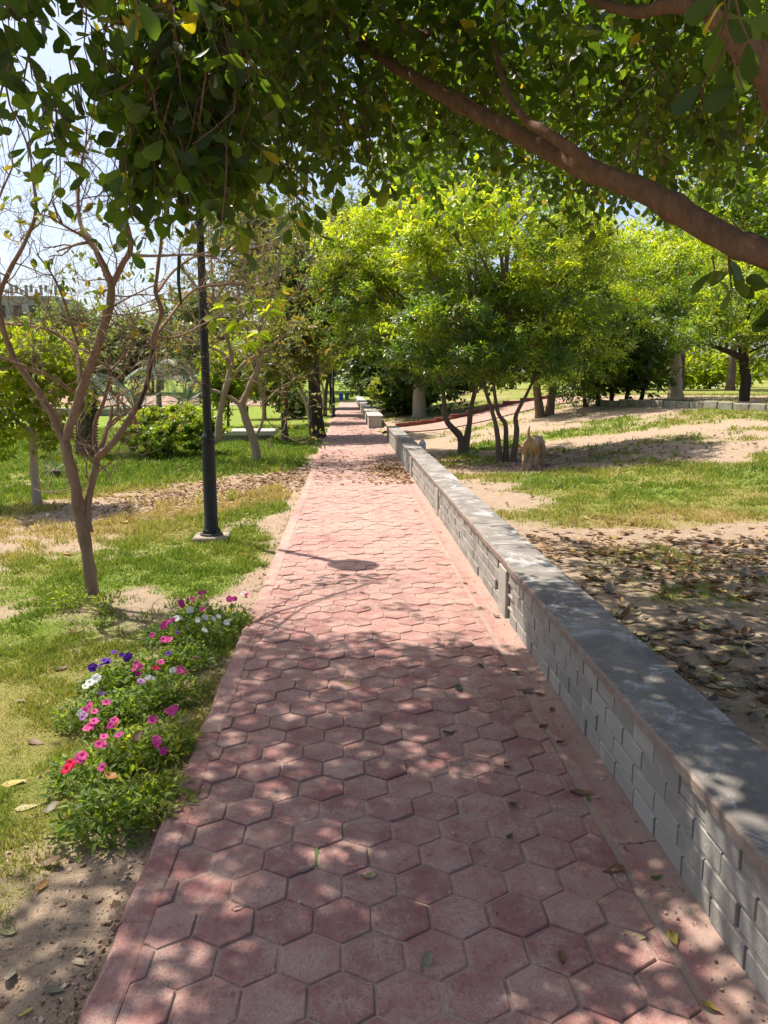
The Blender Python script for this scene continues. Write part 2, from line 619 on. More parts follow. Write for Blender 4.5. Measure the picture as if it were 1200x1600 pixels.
M['bare_leaf'] = leaf_mat('almond_leaf', [(0, (.06, .10, .02)), (.45, (.13, .20, .03)), (.8, (.28, .32, .035)), (1, (.55, .34, .02))], .45, (1.6, 1.5, .5), .42, .4, True)
M['spray_leaf'] = leaf_mat('lime_spray_leaf', [(0, (.20, .30, .025)), (1, (.36, .42, .035))], .62, (2.0, 2.0, .5), .45, .3, True)
M['petunia_leaf'] = leaf_mat('petunia_leaf', [(0, (.09, .16, .028)), (.45, (.18, .26, .038)), (.85, (.32, .37, .05)), (1, (.40, .38, .06))], .5, (2.0, 2.0, .6), .5, .35)
M['yucca'] = leaf_mat('blue_grey_blade', [(0, (.10, .15, .095)), (1, (.19, .25, .15))], .15, (1.2, 1.2, .9), .5, .3)
M['litter'] = leaf_mat('dry_leaf', [(0, (.13, .07, .04)), (.3, (.28, .145, .07)), (.6, (.43, .25, .125)), (.88, (.52, .37, .23)), (1, (.52, .36, .10))], .15, (1.2, 1.0, .6), .6, .25)
M['litter_part'] = leaf_mat('dry_leaf_single', [(0, (.12, .08, .06)), (.35, (.23, .16, .11)), (.65, (.36, .26, .18)), (1, (.50, .40, .29))], .15, (1.2, 1.0, .6), .6, .25, True)
for nm, col in (('brown', (.21, .115, .055)), ('dark', (.085, .06, .045)), ('yellow', (.50, .38, .09)), ('green', (.085, .15, .035)),
                ('pale', (.50, .42, .20)), ('grey', (.25, .22, .17)), ('orange', (.42, .19, .05)), ('lime', (.30, .34, .06))):
    M['fall_' + nm] = leaf_mat('fallen_' + nm, [(0, tuple(v * .85 for v in col)), (1, tuple(min(.6, v * 1.15) for v in col))], .2, (1.2, 1.1, .6), .55, .3, True)

M['bark_near'] = bark_mat('reddish_bark', (.105, .060, .038), (.30, .175, .11), 22, 1.0)
M['bark_bare'] = bark_mat('pinkish_brown_bark', (.17, .11, .08), (.36, .245, .18), 14, .6)
M['bark_dark'] = bark_mat('dark_bark', (.035, .026, .022), (.09, .065, .05), 8, .8)
M['bark_brown'] = bark_mat('brown_bark', (.10, .07, .05), (.23, .16, .11), 8, .6)
M['bark_pale'] = bark_mat('pale_bark', (.32, .26, .20), (.50, .41, .31), 6, .5)
M['bark_palm'] = bark_mat('palm_bark', (.08, .065, .05), (.27, .21, .15), 10, .9)
M['twig'] = bark_mat('dry_twig', (.22, .16, .11), (.44, .34, .24), 8, .3)

# --- petals
for nm, col in (('pink', (.74, .10, .34)), ('white', (.80, .79, .76)), ('violet', (.12, .03, .32)), ('red', (.66, .02, .08)), ('lilac', (.50, .25, .55)), ('magenta', (.55, .05, .28))):
    k = NT('petal_' + nm)
    c = k.mix(k.math('MULTIPLY', k.noise(60, 3), .35), col, tuple(v * .6 for v in col))
    b = k.bsdf(c, .6, None, .2); tr = k.n('ShaderNodeBsdfTranslucent'); k.l(c, tr.inputs[0])
    mx = k.n('ShaderNodeMixShader'); mx.inputs[0].default_value = .4; k.l(b, mx.inputs[1]); k.l(tr.outputs[0], mx.inputs[2])
    M['petal_' + nm] = k.done(mx.outputs[0])


def plain(name, a, b, rough=.7, scale=12, spec=.3, bump=.2, metal=0.0):
    k = NT(name)
    n1 = k.noise(scale, 5, .65); n2 = k.noise(scale * 6, 4, .7)
    c = k.mix(k.step(k.math('ADD', k.math('MULTIPLY', n1, .6), k.math('MULTIPLY', n2, .4)), .35, .68), a, b)
    return k.done(k.bsdf(c, rough, k.bump(n2, bump, .006), spec, metal))


M['black_iron'] = plain('black_painted_iron', (.010, .012, .012), (.020, .024, .023), .48, 9, .3, .15)
M['dusty_iron'] = plain('dusty_black_iron', (.03, .03, .028), (.11, .09, .075), .7, 14, .3, .3)
M['plinth'] = plain('red_brown_plinth', (.24, .19, .155), (.40, .33, .27), .95, 8, .1, .6)
M['globe'] = plain('milky_globe', (.72, .72, .68), (.80, .80, .76), .3, 3, .5, .02)
M['concrete'] = plain('pale_concrete', (.36, .33, .29), (.50, .46, .41), .92, 3, .15, .4)
M['concrete_dirty'] = plain('dirty_concrete', (.20, .19, .155), (.40, .37, .31), .95, 3, .1, .5)
M['blue_plastic'] = plain('blue_plastic', (.02, .10, .42), (.03, .14, .50), .45, 4, .4, .05)
M['green_plastic'] = plain('green_plastic', (.03, .13, .06), (.04, .17, .08), .45, 4, .4, .05)
M['yellow_plastic'] = plain('yellow_plastic', (.60, .42, .03), (.70, .50, .04), .45, 4, .4, .05)
M['black_rubber'] = plain('black_rubber', (.015, .015, .015), (.035, .033, .03), .6, 6, .3, .1)
M['white_cloth'] = plain('white_sheet', (.62, .61, .58), (.80, .79, .76), .8, 6, .2, .4)
M['tan_board'] = plain('tan_board', (.48, .36, .20), (.58, .45, .28), .8, 6, .2, .2)
M['pink_paving'] = plain('pink_paving', (.30, .18, .145), (.40, .28, .225), .95, 3, .1, .3)
M['red_kerb'] = plain('red_kerb', (.16, .05, .035), (.25, .09, .065), .85, 5, .2, .3)
M['grey_building'] = plain('hazed_plaster', (.38, .36, .37), (.46, .44, .45), .95, 1.2, .1, .2)  # wall grey lightened so its colour stands in for distance haze
M['glass_dark'] = plain('dark_window', (.03, .035, .04), (.05, .055, .06), .15, 1, .5, .0)
M['dog_fur'] = plain('tan_fur', (.30, .19, .11), (.42, .28, .17), .9, 16, .1, .7)
M['dog_dark'] = plain('dark_muzzle', (.05, .035, .03), (.09, .06, .045), .7, 20, .2, .2)

k = NT('soil_crumb')
M['ground_crumb'] = k.done(k.bsdf(k.ramp(k.attr(), [(0, (.13, .08, .05)), (.3, (.26, .18, .12)), (.8, (.42, .31, .22)), (1, (.52, .42, .32))]), .95, None, .1))
# ------------------------------------------------------------------ ground
def grass_cover(x, y):
    """0 bare soil .. 1 dense grass"""
    n = fbm(x * .9, y * .9, 4, 21) - .5
    n2 = fbm(x * 3.5, y * 3.5, 3, 33) - .5
    # left lawn
    d = ((x + 4.5) * 5.3 - (y - 7.7) * 3.6) / 6.4          # signed distance from the dry band's axis
    band = np.exp(-(d / 1.5) ** 2)
    L = .72 - .30 * band + .25 * sm(13, 16, y) + 1.3 * n + .5 * n2
    L = L - .60 * sm(-1.15, -.75, x) * (1 - .6 * sm(3.0, 3.6, y) * (1 - sm(5.2, 5.8, y)))
    L = L - .30 * sm(3.4, 2.0, y) - .22 * np.exp(-((x + 1.45) ** 2 + (y - 5.9) ** 2) / .25)
    L = L - .55 * np.exp(-(((y - 12.6 - .9 * (x + 1.4)) / 1.3) ** 2)) * sm(-3.6, -2.0, x)
    L = L - .35 * np.exp(-((x + 3.8) ** 2 + (y - 9.9) ** 2) / .8)
    # right lawn
    R = .12 + .62 * sm(6.3, 7.6, y) * (1 - sm(10.8, 12.2, y + .06 * x)) * sm(1.6, 2.6, x)
    R = R + .30 * np.exp(-((x - 2.9) ** 2 / .6 + (y - 5.7) ** 2 / .5))
    R = R + .45 * np.exp(-((y - 17.5 - .05 * x) / 1.6) ** 2) * sm(2.0, 3, x)
    R = R + .5 * sm(27, 33, y) * (1 - sm(60, 62, y)) + .3 * sm(29, 31, y) * sm(8, 10, x)
    R = R + 1.3 * n + .5 * n2
    far = sm(50, 62, y)
    return np.clip(np.where(x < 1.2, L, R), 0, 1) * (1 - far) + far * .9


def grass_dry(x, y):
    d = ((x + 4.5) * 5.3 - (y - 7.7) * 3.6) / 6.4
    n = fbm(x * 1.1, y * 1.1, 4, 51) - .5
    L = 1.3 * np.exp(-(d / 1.6) ** 2) * (1 - sm(12.5, 15, y)) + .55 * sm(5.6, 3.6, y) + 1.2 * n
    R = .32 + 1.3 * n + .3 * sm(9, 7, y)
    return np.clip(np.where(x < 1.2, L, R), 0, 1)


def spaced(a, b, s0, g):
    out = [a]; s = s0
    while out[-1] < b:
        out.append(out[-1] + s); s *= g
    return np.array(out)


xr = spaced(1.36, 400, .07, 1.035); xl = -spaced(.72, 400, .07, 1.035)[::-1]
xs = np.concatenate([xl, [-.5, .2, 1.0, 1.12, 1.28], xr])
ys = np.concatenate([np.array([-30, -15, -8, -4, -2, -1, -.5, 0, .4, .8]), spaced(1.1, 600, .055, 1.014)])
X, Y = np.meshgrid(xs, ys)
Z = gz(X, Y)
nx, ny = len(xs), len(ys)
ii = np.arange(ny - 1)[:, None] * nx; jj = np.arange(nx - 1)[None]
Fg = np.stack([ii + jj, ii + jj + 1, ii + nx + jj + 1, ii + nx + jj], -1).reshape(-1, 4)
g = Geo().add(np.stack([X, Y, Z], -1).reshape(-1, 3), Fg)
ground = g.obj('ground', M['ground'], smooth=True, kind='structure')
for nm, fn in (('grass', grass_cover), ('dry', grass_dry)):
    at = ground.data.attributes.new(nm, 'FLOAT', 'POINT')
    at.data.foreach_set('value', fn(X, Y).astype(np.float32).ravel())

# ------------------------------------------------------------------ path of hexagonal pavers
g = Geo()
V, F = box(((PATH_L + PATH_R) / 2, 32, -.0800), (PATH_R - PATH_L - .02, 68, .15)); g.add(V, F)
path = g.obj('path', M['sand'], kind='structure')
PW, PR = .177, .1773 / math.sqrt(3)
ROW = PR * 1.5
XL, XR = -.605, .902


def clip_poly(P, x0, x1):
    for sgn, lim in ((1, x0), (-1, -x1)):
        out = []
        for i in range(len(P)):
            a, b = P[i], P[(i + 1) % len(P)]
            fa, fb = sgn * a[0] - lim, sgn * b[0] - lim
            if fa >= 0:
                out.append(a)
            if fa * fb < 0:
                t = fa / (fa - fb); out.append((a[0] + t * (b[0] - a[0]), a[1] + t * (b[1] - a[1])))
        P = out
        if not P:
            return []
    return P


def hexagon(inset):
    s = (PW - inset) / PW
    return [(s * PR * math.sin(math.radians(60 * k)), s * PR * math.cos(math.radians(60 * k))) for k in range(6)][::-1]


def paver_shape(lo, hi):
    """hexagonal paver clipped to local x range: V, F"""
    loops = []
    for inset, z in ((.007, -.03), (.007, -.006), (.012, -.0015), (.020, 0.0)):
        P = clip_poly(hexagon(inset), lo + inset * .3, hi - inset * .3)
        loops.append([(x, y, z) for x, y in P])
    n = len(loops[0])
    if n < 3 or any(len(l) != n for l in loops):
        return None
    V = np.array([p for l in loops for p in l]); F = []
    for a in range(3):
        for k in range(n):
            F.append([a * n + k, a * n + (k + 1) % n, (a + 1) * n + (k + 1) % n, (a + 1) * n + k])
    F.append([3 * n + k for k in range(n)])
    return V, F


shapes = {}
cells = []
nrow = int(41 / ROW)
for r in range(2, nrow):
    y = .55 + r * ROW
    for c in range(-1, 11):
        x = XL + (c + (.5 if r % 2 else 0.0)) * PW + .045
        lo, hi = max(XL - x, -1), min(XR - x, 1)
        if hi < -.06 or lo > .06 or hi - lo < .03:
            continue
        key = (round(max(lo, -.2), 3), round(min(hi, .2), 3))
        if key not in shapes:
            shapes[key] = paver_shape(*key)
        if shapes[key] is None:
            continue
        cells.append((x, y, key))
paver_mesh = {}
far = Geo()
r1 = np.random.default_rng(3)
order = sorted(cells, key=lambda c: c[1])
near_pavers = [c for c in order if c[1] > 1.15][:300]
near_set = set(near_pavers)
for x, y, key in order:
    V, F = shapes[key]
    dz = r1.normal(0, .0024) - (.004 if r1.uniform() < .025 else 0) + .0015; tx, ty, rz = r1.normal(0, .013), r1.normal(0, .013), r1.normal(0, .012)
    if (x, y, key) in near_set:
        if key not in paver_mesh:
            paver_mesh[key] = Geo().add(V, F).mesh('paver', M['paver'])
        o = bpy.data.objects.new('paver', paver_mesh[key]); COL.objects.link(o)
        o.parent = path
        o.location = (x + r1.normal(0, .0012), y + r1.normal(0, .0012), dz); o.rotation_euler = (tx, ty, rz)
    elif y > 1.15:
        W = V.copy(); W[:, 2] += dz + W[:, 0] * ty * -1 + W[:, 1] * tx
        far.add(W + np.array([x, y, 0]), F)
far.obj('paving', M['paver'], path, kind='stuff')
g = Geo(); V, F = box(((PATH_L + PATH_R) / 2 - .02, 53.6, -.03), (PATH_R - PATH_L - .08, 24.6, .06)); g.add(V, F)
g.obj('worn_paving', M['paver'], path)

# left edging, laid in crumbly lengths
y = .9
while y < 32:
    L = r1.uniform(.55, 1.3) if y < 14 else 4.0
    n = max(4, int(L / (.05 if y < 9 else .3)))
    yy = np.linspace(y, y + L - .006, n)
    out = PATH_L + .012 * (fbm(yy * 6, yy * 0 + 3, 3, 8) - .5) * 2 + r1.normal(0, .003, n)
    zt = .004 + .004 * r1.normal(0, .5, n) + r1.normal(0, .002)
    prof = [(-.602 + 0 * yy, -.05 + 0 * yy), (-.602 + 0 * yy, zt - .003), (-.610 + 0 * yy, zt), (out + .014, zt), (out, zt - .014), (out - .006, -.09 + 0 * yy)]
    V = np.stack([np.stack([a, yy, b], -1) for a, b in prof], 0); m = len(prof)
    W = V.reshape(-1, 3); F = []
    for a in range(m - 1):
        for k_ in range(n - 1):
            F.append([a * n + k_, a * n + k_ + 1, (a + 1) * n + k_ + 1, (a + 1) * n + k_])
    F.append([a * n for a in range(m)]); F.append([a * n + n - 1 for a in range(m)][::-1])
    o = Geo().add(W, F).obj('edging', M['paver'], path)
    y += L - .003
# right border strip, half buried in sand at the wall's foot
y = .9
while y < 22:
    L = r1.uniform(1.2, 2.2)
    n = max(3, int(L / .06)) if y < 8 else 5
    yy = np.linspace(y, y + L - .004, n); xx = np.linspace(.9035, 1.085, 7)
    XX, YY = np.meshgrid(xx, yy)
    ZZ = -.003 + .010 * sm(.96, 1.08, XX) * (.4 + fbm(YY * 3, XX * 3, 3, 4)) + .003 * (fbm(XX * 30, YY * 30, 2, 6) - .5)
    ZZ[:, 0] = -.03
    a = np.arange(n - 1)[:, None] * 7; b = np.arange(6)[None]
    F = np.stack([a + b, a + b + 1, a + 7 + b + 1, a + 7 + b], -1).reshape(-1, 4)
    Geo().add(np.stack([XX, YY, ZZ], -1).reshape(-1, 3), F).obj('border_strip', M['border'], path, smooth=True)
    y += L

# ------------------------------------------------------------------ low block wall along the path
W0, W1 = .35, 21.4
wall = thing('low_wall', 'long low grey block wall with a dark flat cap running along the right of the red path', 'wall', (1.22, 1.5, 0))
CH = .087; NC = 4; WT = CH * NC
g = Geo(); V, F = box(((1.090 + 1.36) / 2, (W0 + W1) / 2, (WT - .1) / 2), (1.36 - 1.090, W1 - W0, WT + .1)); g.add(V, F)
g.obj('core', M['mortar'], wall)
for c in range(NC + 1):
    Geo().add(*box((1.0745 + .03, (W0 + W1) / 2, CH * c + .001), (.06, W1 - W0 - .02, .012))).obj('bed_joint', M['mortar'], wall)
pil = [5.15, 9.2, 13.1, 17.0, 21.25]
bl = []
for c in range(NC):
    y = W0 + (.5 if c % 2 else 0) * .2 + r1.uniform(-.02, .02)
    while y < W1 - .1:
        L = .197 + r1.normal(0, .012)
        if not any(abs(y + L / 2 - p) < .13 + L / 2 - .02 for p in pil):
            bl.append((y + L / 2, c, L))
        y += L + .007 + abs(r1.normal(0, .004))
bl = sorted(b for b in bl if b[0] > 1.25)
bm_var = [Geo().add(*box((0, 0, 0), (.05, 1.0, CH - .009 - .001 * k), .004 + .0015 * k)).mesh('brick', M['block']) for k in range(3)]
rest = Geo()
for i, (yc, c, L) in enumerate(bl):
    xo = 1.071 + .025 + r1.normal(0, .0018); zc = CH * (c + .5) + r1.normal(0, .0015)
    if i < 300:
        o = bpy.data.objects.new('brick', bm_var[int(r1.integers(3))]); COL.objects.link(o)
        o.parent = wall
        o.location = (xo - 1.22, yc - 1.5, zc); o.scale = (1, L, 1); o.rotation_euler = (r1.normal(0, .006), 0, r1.normal(0, .006))
    else:
        rest.add(*box((xo, yc, zc), (.05, L, CH - .008), .006))
rest.obj('brickwork', M['block'], wall, kind='stuff')
for p in pil:
    Geo().add(*box((1.074, p, WT / 2 - .01), (.03, .25, WT - .004), .006)).obj('pilaster', M['render'], wall)
# cap: worn slab
yy = np.concatenate([np.arange(W0, 8, .04), np.arange(8, W1 + .01, .2)]); n = len(yy)
e1 = .006 * (fbm(yy * 4, yy * 0, 4, 2) - .5) * 2 + r1.normal(0, .0018, n)
e2 = .006 * (fbm(yy * 4, yy * 0 + 9, 4, 2) - .5) * 2
zt = WT + .05 + .003 * (fbm(yy * 1.2, yy * 0 + 5, 3, 2) - .5)
prof = [(1.075 + 0 * yy, WT + .0 * yy), (1.058 + e1, WT + .002 + 0 * yy), (1.056 + e1, zt - .010), (1.064 + e1 * .6, zt - .001), (1.12 + 0 * yy, zt), (1.24 + 0 * yy, zt + .001), (1.37 + e2, zt - .002), (1.378 + e2, zt - .012), (1.378 + e2, .05 + 0 * yy)]
m = len(prof)
V = np.stack([np.stack([a, yy, b], -1) for a, b in prof], 0).reshape(-1, 3)
F = []; MI = []
g = Geo()
for a in range(m - 1):
    q = np.array([[a * n + k_ + 1, a * n + k_, (a + 1) * n + k_, (a + 1) * n + k_ + 1] for k_ in range(n - 1)])
    g.F.append(q); g.M.append(np.full(len(q), 1 if a < 3 else 0))
q = np.array([[a * n + n - 1 for a in range(m)]]); g.F.append(q); g.M.append(np.zeros(1, int))
g.V.append(V); g.T.append(np.full(len(V), .5)); g.n = len(V)
g.obj('cap', [M['cap'], M['cap_edge']], wall)

# second wall beyond the gap
w2 = thing('stepped_wall', 'pale low wall in capped panels continuing far along the path beyond the gap', 'wall', (.95, 28, 0))
y = 27.0; k_ = 0
while y < 64:
    L = 6.2 if y > 34 else 3.6
    xo = .95 - .004 * (y - 27)
    Geo().add(*box((xo, y + L / 2, .17), (.44, L - .06, .46), .015)).obj('wall_panel', M['concrete'], w2)
    Geo().add(*box((xo, y + L / 2, .425 + .012 * (k_ % 2)), (.54, L - .02, .05), .012)).obj('cap', M['concrete'], w2)
    Geo().add(*box((xo - .22, y + .12, .17), (.05, .22, .45), .01)).obj('pilaster', M['render'], w2)
    y += L; k_ += 1

# ------------------------------------------------------------------ side path to the right of the gap, with a red kerb
cl = catmull([(1.15, 24.3), (2.6, 24.7), (5, 26.3), (8, 28.6), (9.5, 29.6)], 8)
T = np.gradient(cl, axis=0); T /= np.linalg.norm(T, axis=1)[:, None]; Nn = np.stack([-T[:, 1], T[:, 0]], -1)
rows = [cl + Nn * o for o in np.linspace(-1.25, 1.25, 7)]
n = len(cl)
V = np.concatenate([np.stack([r[:, 0], r[:, 1], gz(np.maximum(r[:, 0], 1.21), r[:, 1]) + .03], -1) for r in rows])
F = [[a * n + b, a * n + b + 1, (a + 1) * n + b + 1, (a + 1) * n + b] for a in range(6) for b in range(n - 1)]
side = Geo().add(V, F).obj('side_path', M['pink_paving'], kind='structure')
ke = thing('red_kerb', 'thin dark red kerb along the far edge of the side path leaving the gap in the wall', 'kerb', (1.6, 25.6, 0))
r = cl + Nn * 1.32
for a in range(0, n - 2, 2):
    if r[a, 0] < 1.3:
        continue
    p, q = r[a], r[a + 2]; c = (p + q) / 2; L = np.linalg.norm(q - p)
    Geo().add(*box((c[0], c[1], float(gz(c[0], c[1])) + .06), (L - .02, .13, .2), .012, math.atan2(q[1] - p[1], q[0] - p[0]))).obj('kerb_stone', M['red_kerb'], ke)

# low kerb wall on the rise at right
ka, kb = G(938, 634), G(1290, 645)
kw = thing('garden_kerb', 'long low kerb of grey concrete blocks crossing the rise under the right hand trees', 'kerb', ka)
d = kb - ka; L = np.linalg.norm(d[:2]); nk = int(L / .52); az = math.atan2(d[1], d[0])
kmesh = [Geo().add(*box((0, 0, 0), (.50, .16, .32), .015)).mesh('kerb_stone', M['concrete_dirty']) for _ in range(1)]
for i in range(nk):
    t = (i + .5) / nk; p = ka + d * t
    o = bpy.data.objects.new('kerb_stone', kmesh[0]); COL.objects.link(o); o.parent = kw
    zz = float(gz(p[0], p[1])) + .02 + r1.normal(0, .012)
    o.location = (p[0] - ka[0], p[1] - ka[1], zz - ka[2]); o.rotation_euler = (r1.normal(0, .02), r1.normal(0, .01), az + r1.normal(0, .012))

# pale slab and distant pink terrace on the left
a = G(386, 690)
sl = thing('stone_bench', 'low pale concrete slab seat on the left lawn behind the bare tree', 'bench', a)
Geo().add(*box((a[0] - .1, a[1] + .5, a[2] + .24), (1.75, 1.1, .14), .02)).obj('seat', M['concrete'], sl)
Geo().add(*box((a[0] - .1, a[1] + .5, a[2] + .06), (1.55, .9, .22), .02)).obj('plinth', M['concrete_dirty'], sl)
V = np.array([(x_, y_, float(gz(x_, y_)) + .03) for y_ in np.linspace(58, 74, 6) for x_ in np.linspace(-34, -5, 12)])
F = [[r_ * 12 + c_, r_ * 12 + c_ + 1, (r_ + 1) * 12 + c_ + 1, (r_ + 1) * 12 + c_] for r_ in range(5) for c_ in range(11)]
Geo().add(V, F).obj('pavement', M['pink_paving'], kind='structure')
a = G(250, 625); bq = G(180, 628)
lw = thing('low_stone_ledge', 'low grey ledge far across the left lawn behind the palms', 'ledge', (-14, 41, -.1))
Geo().add(*box((-14, 41, .22), (9, .5, .12), .02)).obj('ledge_top', M['concrete'], lw)
Geo().add(*box((-14, 41, .02), (8.8, .36, .3), .02)).obj('ledge_base', M['concrete_dirty'], lw)
# ------------------------------------------------------------------ the big tree overhead
OV = leaf_obovate(.54, .10, .14)
base = np.array([3.1, 1.55, float(gz(3.1, 1.55))])
big = thing('overhanging_tree', 'big broad leaved tree whose thick bare limb crosses above the path from the right edge', 'tree', base)
hub = np.array([2.55, 1.75, 1.25])
V, F = stem([base - [0, 0, .15], base + [-.1, .05, .5], hub], .19, .13, 14, 8, .05, 1, .5)
Geo().add(V, F).obj('trunk', M['bark_near'], big, smooth=True)
L1 = [hub, [1.95, 2.15, 1.70]] + [D(*p) for p in ((1215, 405, 2.45), (1130, 370, 2.6), (1010, 300, 2.85), (900, 258, 3.1), (800, 205, 3.45), (700, 152, 3.85), (610, 98, 4.25), (545, 50, 4.6), (470, -50, 5.0))]
P = catmull(L1, 6); t = np.linspace(0, 1, len(P))
R = np.interp(t, [0, .2, .45, .7, .9, 1], [.075, .046, .039, .032, .024, .018])
rk = np.random.default_rng(5)
for _ in range(16):
    i_ = rk.integers(8, len(R) - 3); R[i_] *= rk.uniform(1.06, 1.16)
V, F = tube(P, R, 16, .05, 2)
limb = Geo().add(V, F).obj('limb', M['bark_near'], big, smooth=True)
V, F = stem([D(930, 272, 3.03), D(900, 240, 3.02), D(850, 205, 3.1), D(822, 188, 3.2), D(790, 140, 3.4), D(770, 60, 3.8)], .026, .010, 10, 6, .06, 4)
Geo().add(V, F).obj('branch', M['bark_near'], big, smooth=True)
V, F = stem([hub, [2.15, 1.75, 1.72], D(1300, 220, 2.2), D(1195, 105, 2.25), D(1120, 20, 2.3), D(1050, -70, 2.5), [0.4, 3.4, 3.6]], .056, .03, 14, 6, .025, 5)
Geo().add(V, F).obj('limb', M['bark_near'], big, smooth=True)
V, F = stem([D(1105, 12, 2.27), D(1050, 8, 2.38), D(985, 18, 2.6), D(900, -10, 3.2)], .026, .012, 8, 5, .05, 6)
Geo().add(V, F).obj('branch', M['bark_near'], big, smooth=True)
# inner boughs that carry the crown (above the picture and among the leaves)
bg_ = Geo()
for q, (a, b) in enumerate([((.55, 3.1, 3.35), (-.4, 3.2, 3.7)), ((.4, 4.4, 3.4), (-1.2, 4.6, 3.8)), ((.4, 4.4, 3.4), (1.6, 6.4, 4.2)), ((2.6, 1.8, 1.4), (3.4, 5.0, 3.9)), ((.4, 3.2, 3.4), (-1.6, 3.0, 3.7)), ((-.4, 3.2, 3.6), (-.75, 3.0, 3.1))]):
    a = np.array(a); b = np.array(b); mid = (a + b) / 2 + [0, 0, .2]
    V, F = stem([a, mid, b], .028, .008, 6, 5, .05, 20 + q); bg_.add(V, F)
bg_.obj('boughs', M['bark_near'], big, kind='stuff')

r2 = np.random.default_rng(77)
tw = Geo()
LP, LD, LN, LS, LT, LF = [], [], [], [], [], []


def twig(p, L, lean, spacing=.042, size=(.062, .098), seen=True):
    n = max(3, int(L / .12))
    d = unit(np.array([lean[0], lean[1], -1.0]) + r2.normal(0, .25, 3))
    pts = [p]
    for k in range(n):
        d = unit(d + r2.normal(0, .22, 3) + np.array([0, 0, -.12])); pts.append(pts[-1] + d * L / n)
    pts = np.array(pts)
    if seen:
        V, F = tube(pts, np.linspace(.004, .0016, len(pts)), 3, cap=False); tw.add(V, F)
    m = int(L / spacing)
    for k in range(m):
        u = (k + .5) / m * (len(pts) - 1); i = int(u); f = u - i
        q = pts[i] * (1 - f) + pts[min(i + 1, len(pts) - 1)] * f
        a = k * 2.4 + r2.uniform(0, 1)
        out = np.array([math.cos(a), math.sin(a), r2.normal(-.75, .45)])
        out = unit(out); nm = unit(np.array([0, 0, 1.0]) * r2.uniform(.2, 1) + rdir(1, r2)[0] * .8)
        LP.append(q + out * .012); LD.append(out); LN.append(nm); LS.append(r2.uniform(*size)); LT.append(r2.uniform() ** 1.2); LF.append(seen)


def cluster(px, py, yd, n, L=(.3, .6), lean=(0, 0), **kw):
    for _ in range(n):
        a, b, y = r2.uniform(*px), r2.uniform(*py), r2.uniform(*yd)
        twig(D(a, b, y), r2.uniform(*L), lean, **kw)


cluster((215, 385), (-120, 180), (2.75, 3.6), 150)
cluster((215, 375), (120, 225), (2.75, 3.2), 40, (.25, .42))
cluster((-50, 205), (-140, -30), (2.5, 3.1), 34, (.14, .34))
cluster((-40, 50), (-40, 90), (2.5, 3.0), 12, (.15, .3))
cluster((-30, 60), (60, 120), (2.4, 2.9), 6, (.2, .32))
cluster((75, 125), (60, 180), (2.7, 3.0), 8, (.2, .42))
cluster((145, 195), (20, 110), (2.8, 3.1), 8, (.2, .3))
cluster((395, 540), (-140, 200), (3.6, 5.6), 190)
cluster((440, 500), (190, 270), (3.7, 4.2), 7, (.25, .35))
cluster((540, 760), (-40, 150), (4.2, 6.4), 150, (.3, .6))
cluster((540, 620), (150, 200), (4.2, 4.8), 8, (.3, .45))
cluster((760, 1000), (-40, 190), (4.4, 6.8), 185, (.3, .6))
cluster((880, 1060), (190, 290), (5.0, 6.6), 48, (.3, .5))
cluster((1000, 1230), (-40, 180), (3.6, 6.2), 135, (.3, .6))
cluster((1105, 1145), (392, 402), (2.55, 2.62), 3, (.10, .16), spacing=.03)
cluster((1185, 1230), (405, 420), (2.45, 2.5), 2, (.12, .2), spacing=.03)
cluster((1115, 1150), (60, 90), (1.75, 1.85), 2, (.08, .12), spacing=.035)
cluster((1110, 1170), (-60, -20), (1.7, 1.9), 3, (.1, .16), spacing=.035)
cluster((200, 215), (-30, -20), (1.9, 2.0), 1, (.06, .08), spacing=.03)
n_seen = len(LP)
SHX, SHY = -sun_dir.x / sun_dir.z, -sun_dir.y / sun_dir.z
for _ in range(17000):  # unseen twigs added overhead, spread to shape the shade and dapples on the ground
    x = r2.uniform(-3.4, 3.6); y = r2.uniform(1.4, 8.6); z = r2.uniform(3.4, 6.2)
    hx, hy = x + SHX * (z - .3), y + SHY * (z - .3)          # where this twig's shadow falls
    if x < -.9 and z < 1.95 + .46 * y:
        continue
    if (-.7 < x < .35 and y > 5.0) or (x >= .35 and y > 4.6 and abs(z - 3.9 + .12 * (y - 5)) > .45):
        continue
    wob = .5 * (vnoise(hx * 2.1, hy * 2.1, 92) - .5)
    if hx < -.85:
        pr = .30 if hy < 2.5 + wob and hx > -2.3 else .03
    elif hx < 1.4:
        pr = 1.0 if hy < 4.55 + wob else .02
        pr *= .22 if (hx > .35 and hy < 2.15) else .5 if (hx < -.25 and hy < 3.6) else 1
    else:
        pr = 2.4 if hy < 6.15 + 2 * wob and hx < 5.6 else .02
    pr *= .55 + .9 * vnoise(hx * 3.3, hy * 3.3, 93)
    if r2.uniform() > pr * .95:
        continue
    twig(np.array([x, y, z]), r2.uniform(.3, .5), (0, 0), .055, (.08, .11), False)
LP = np.array(LP); LD = np.array(LD); LN = np.array(LN); LS = np.array(LS); LT = np.array(LT); LF = np.array(LF)
Rf = frames(LD, LN)
qx, qy, qd = project(LP + LD * LS[:, None] * .5)
score = np.where((qx > 5) & (qx < 1195) & (qy > 5) & (qy < 600) & LF, LS / qd, 0)
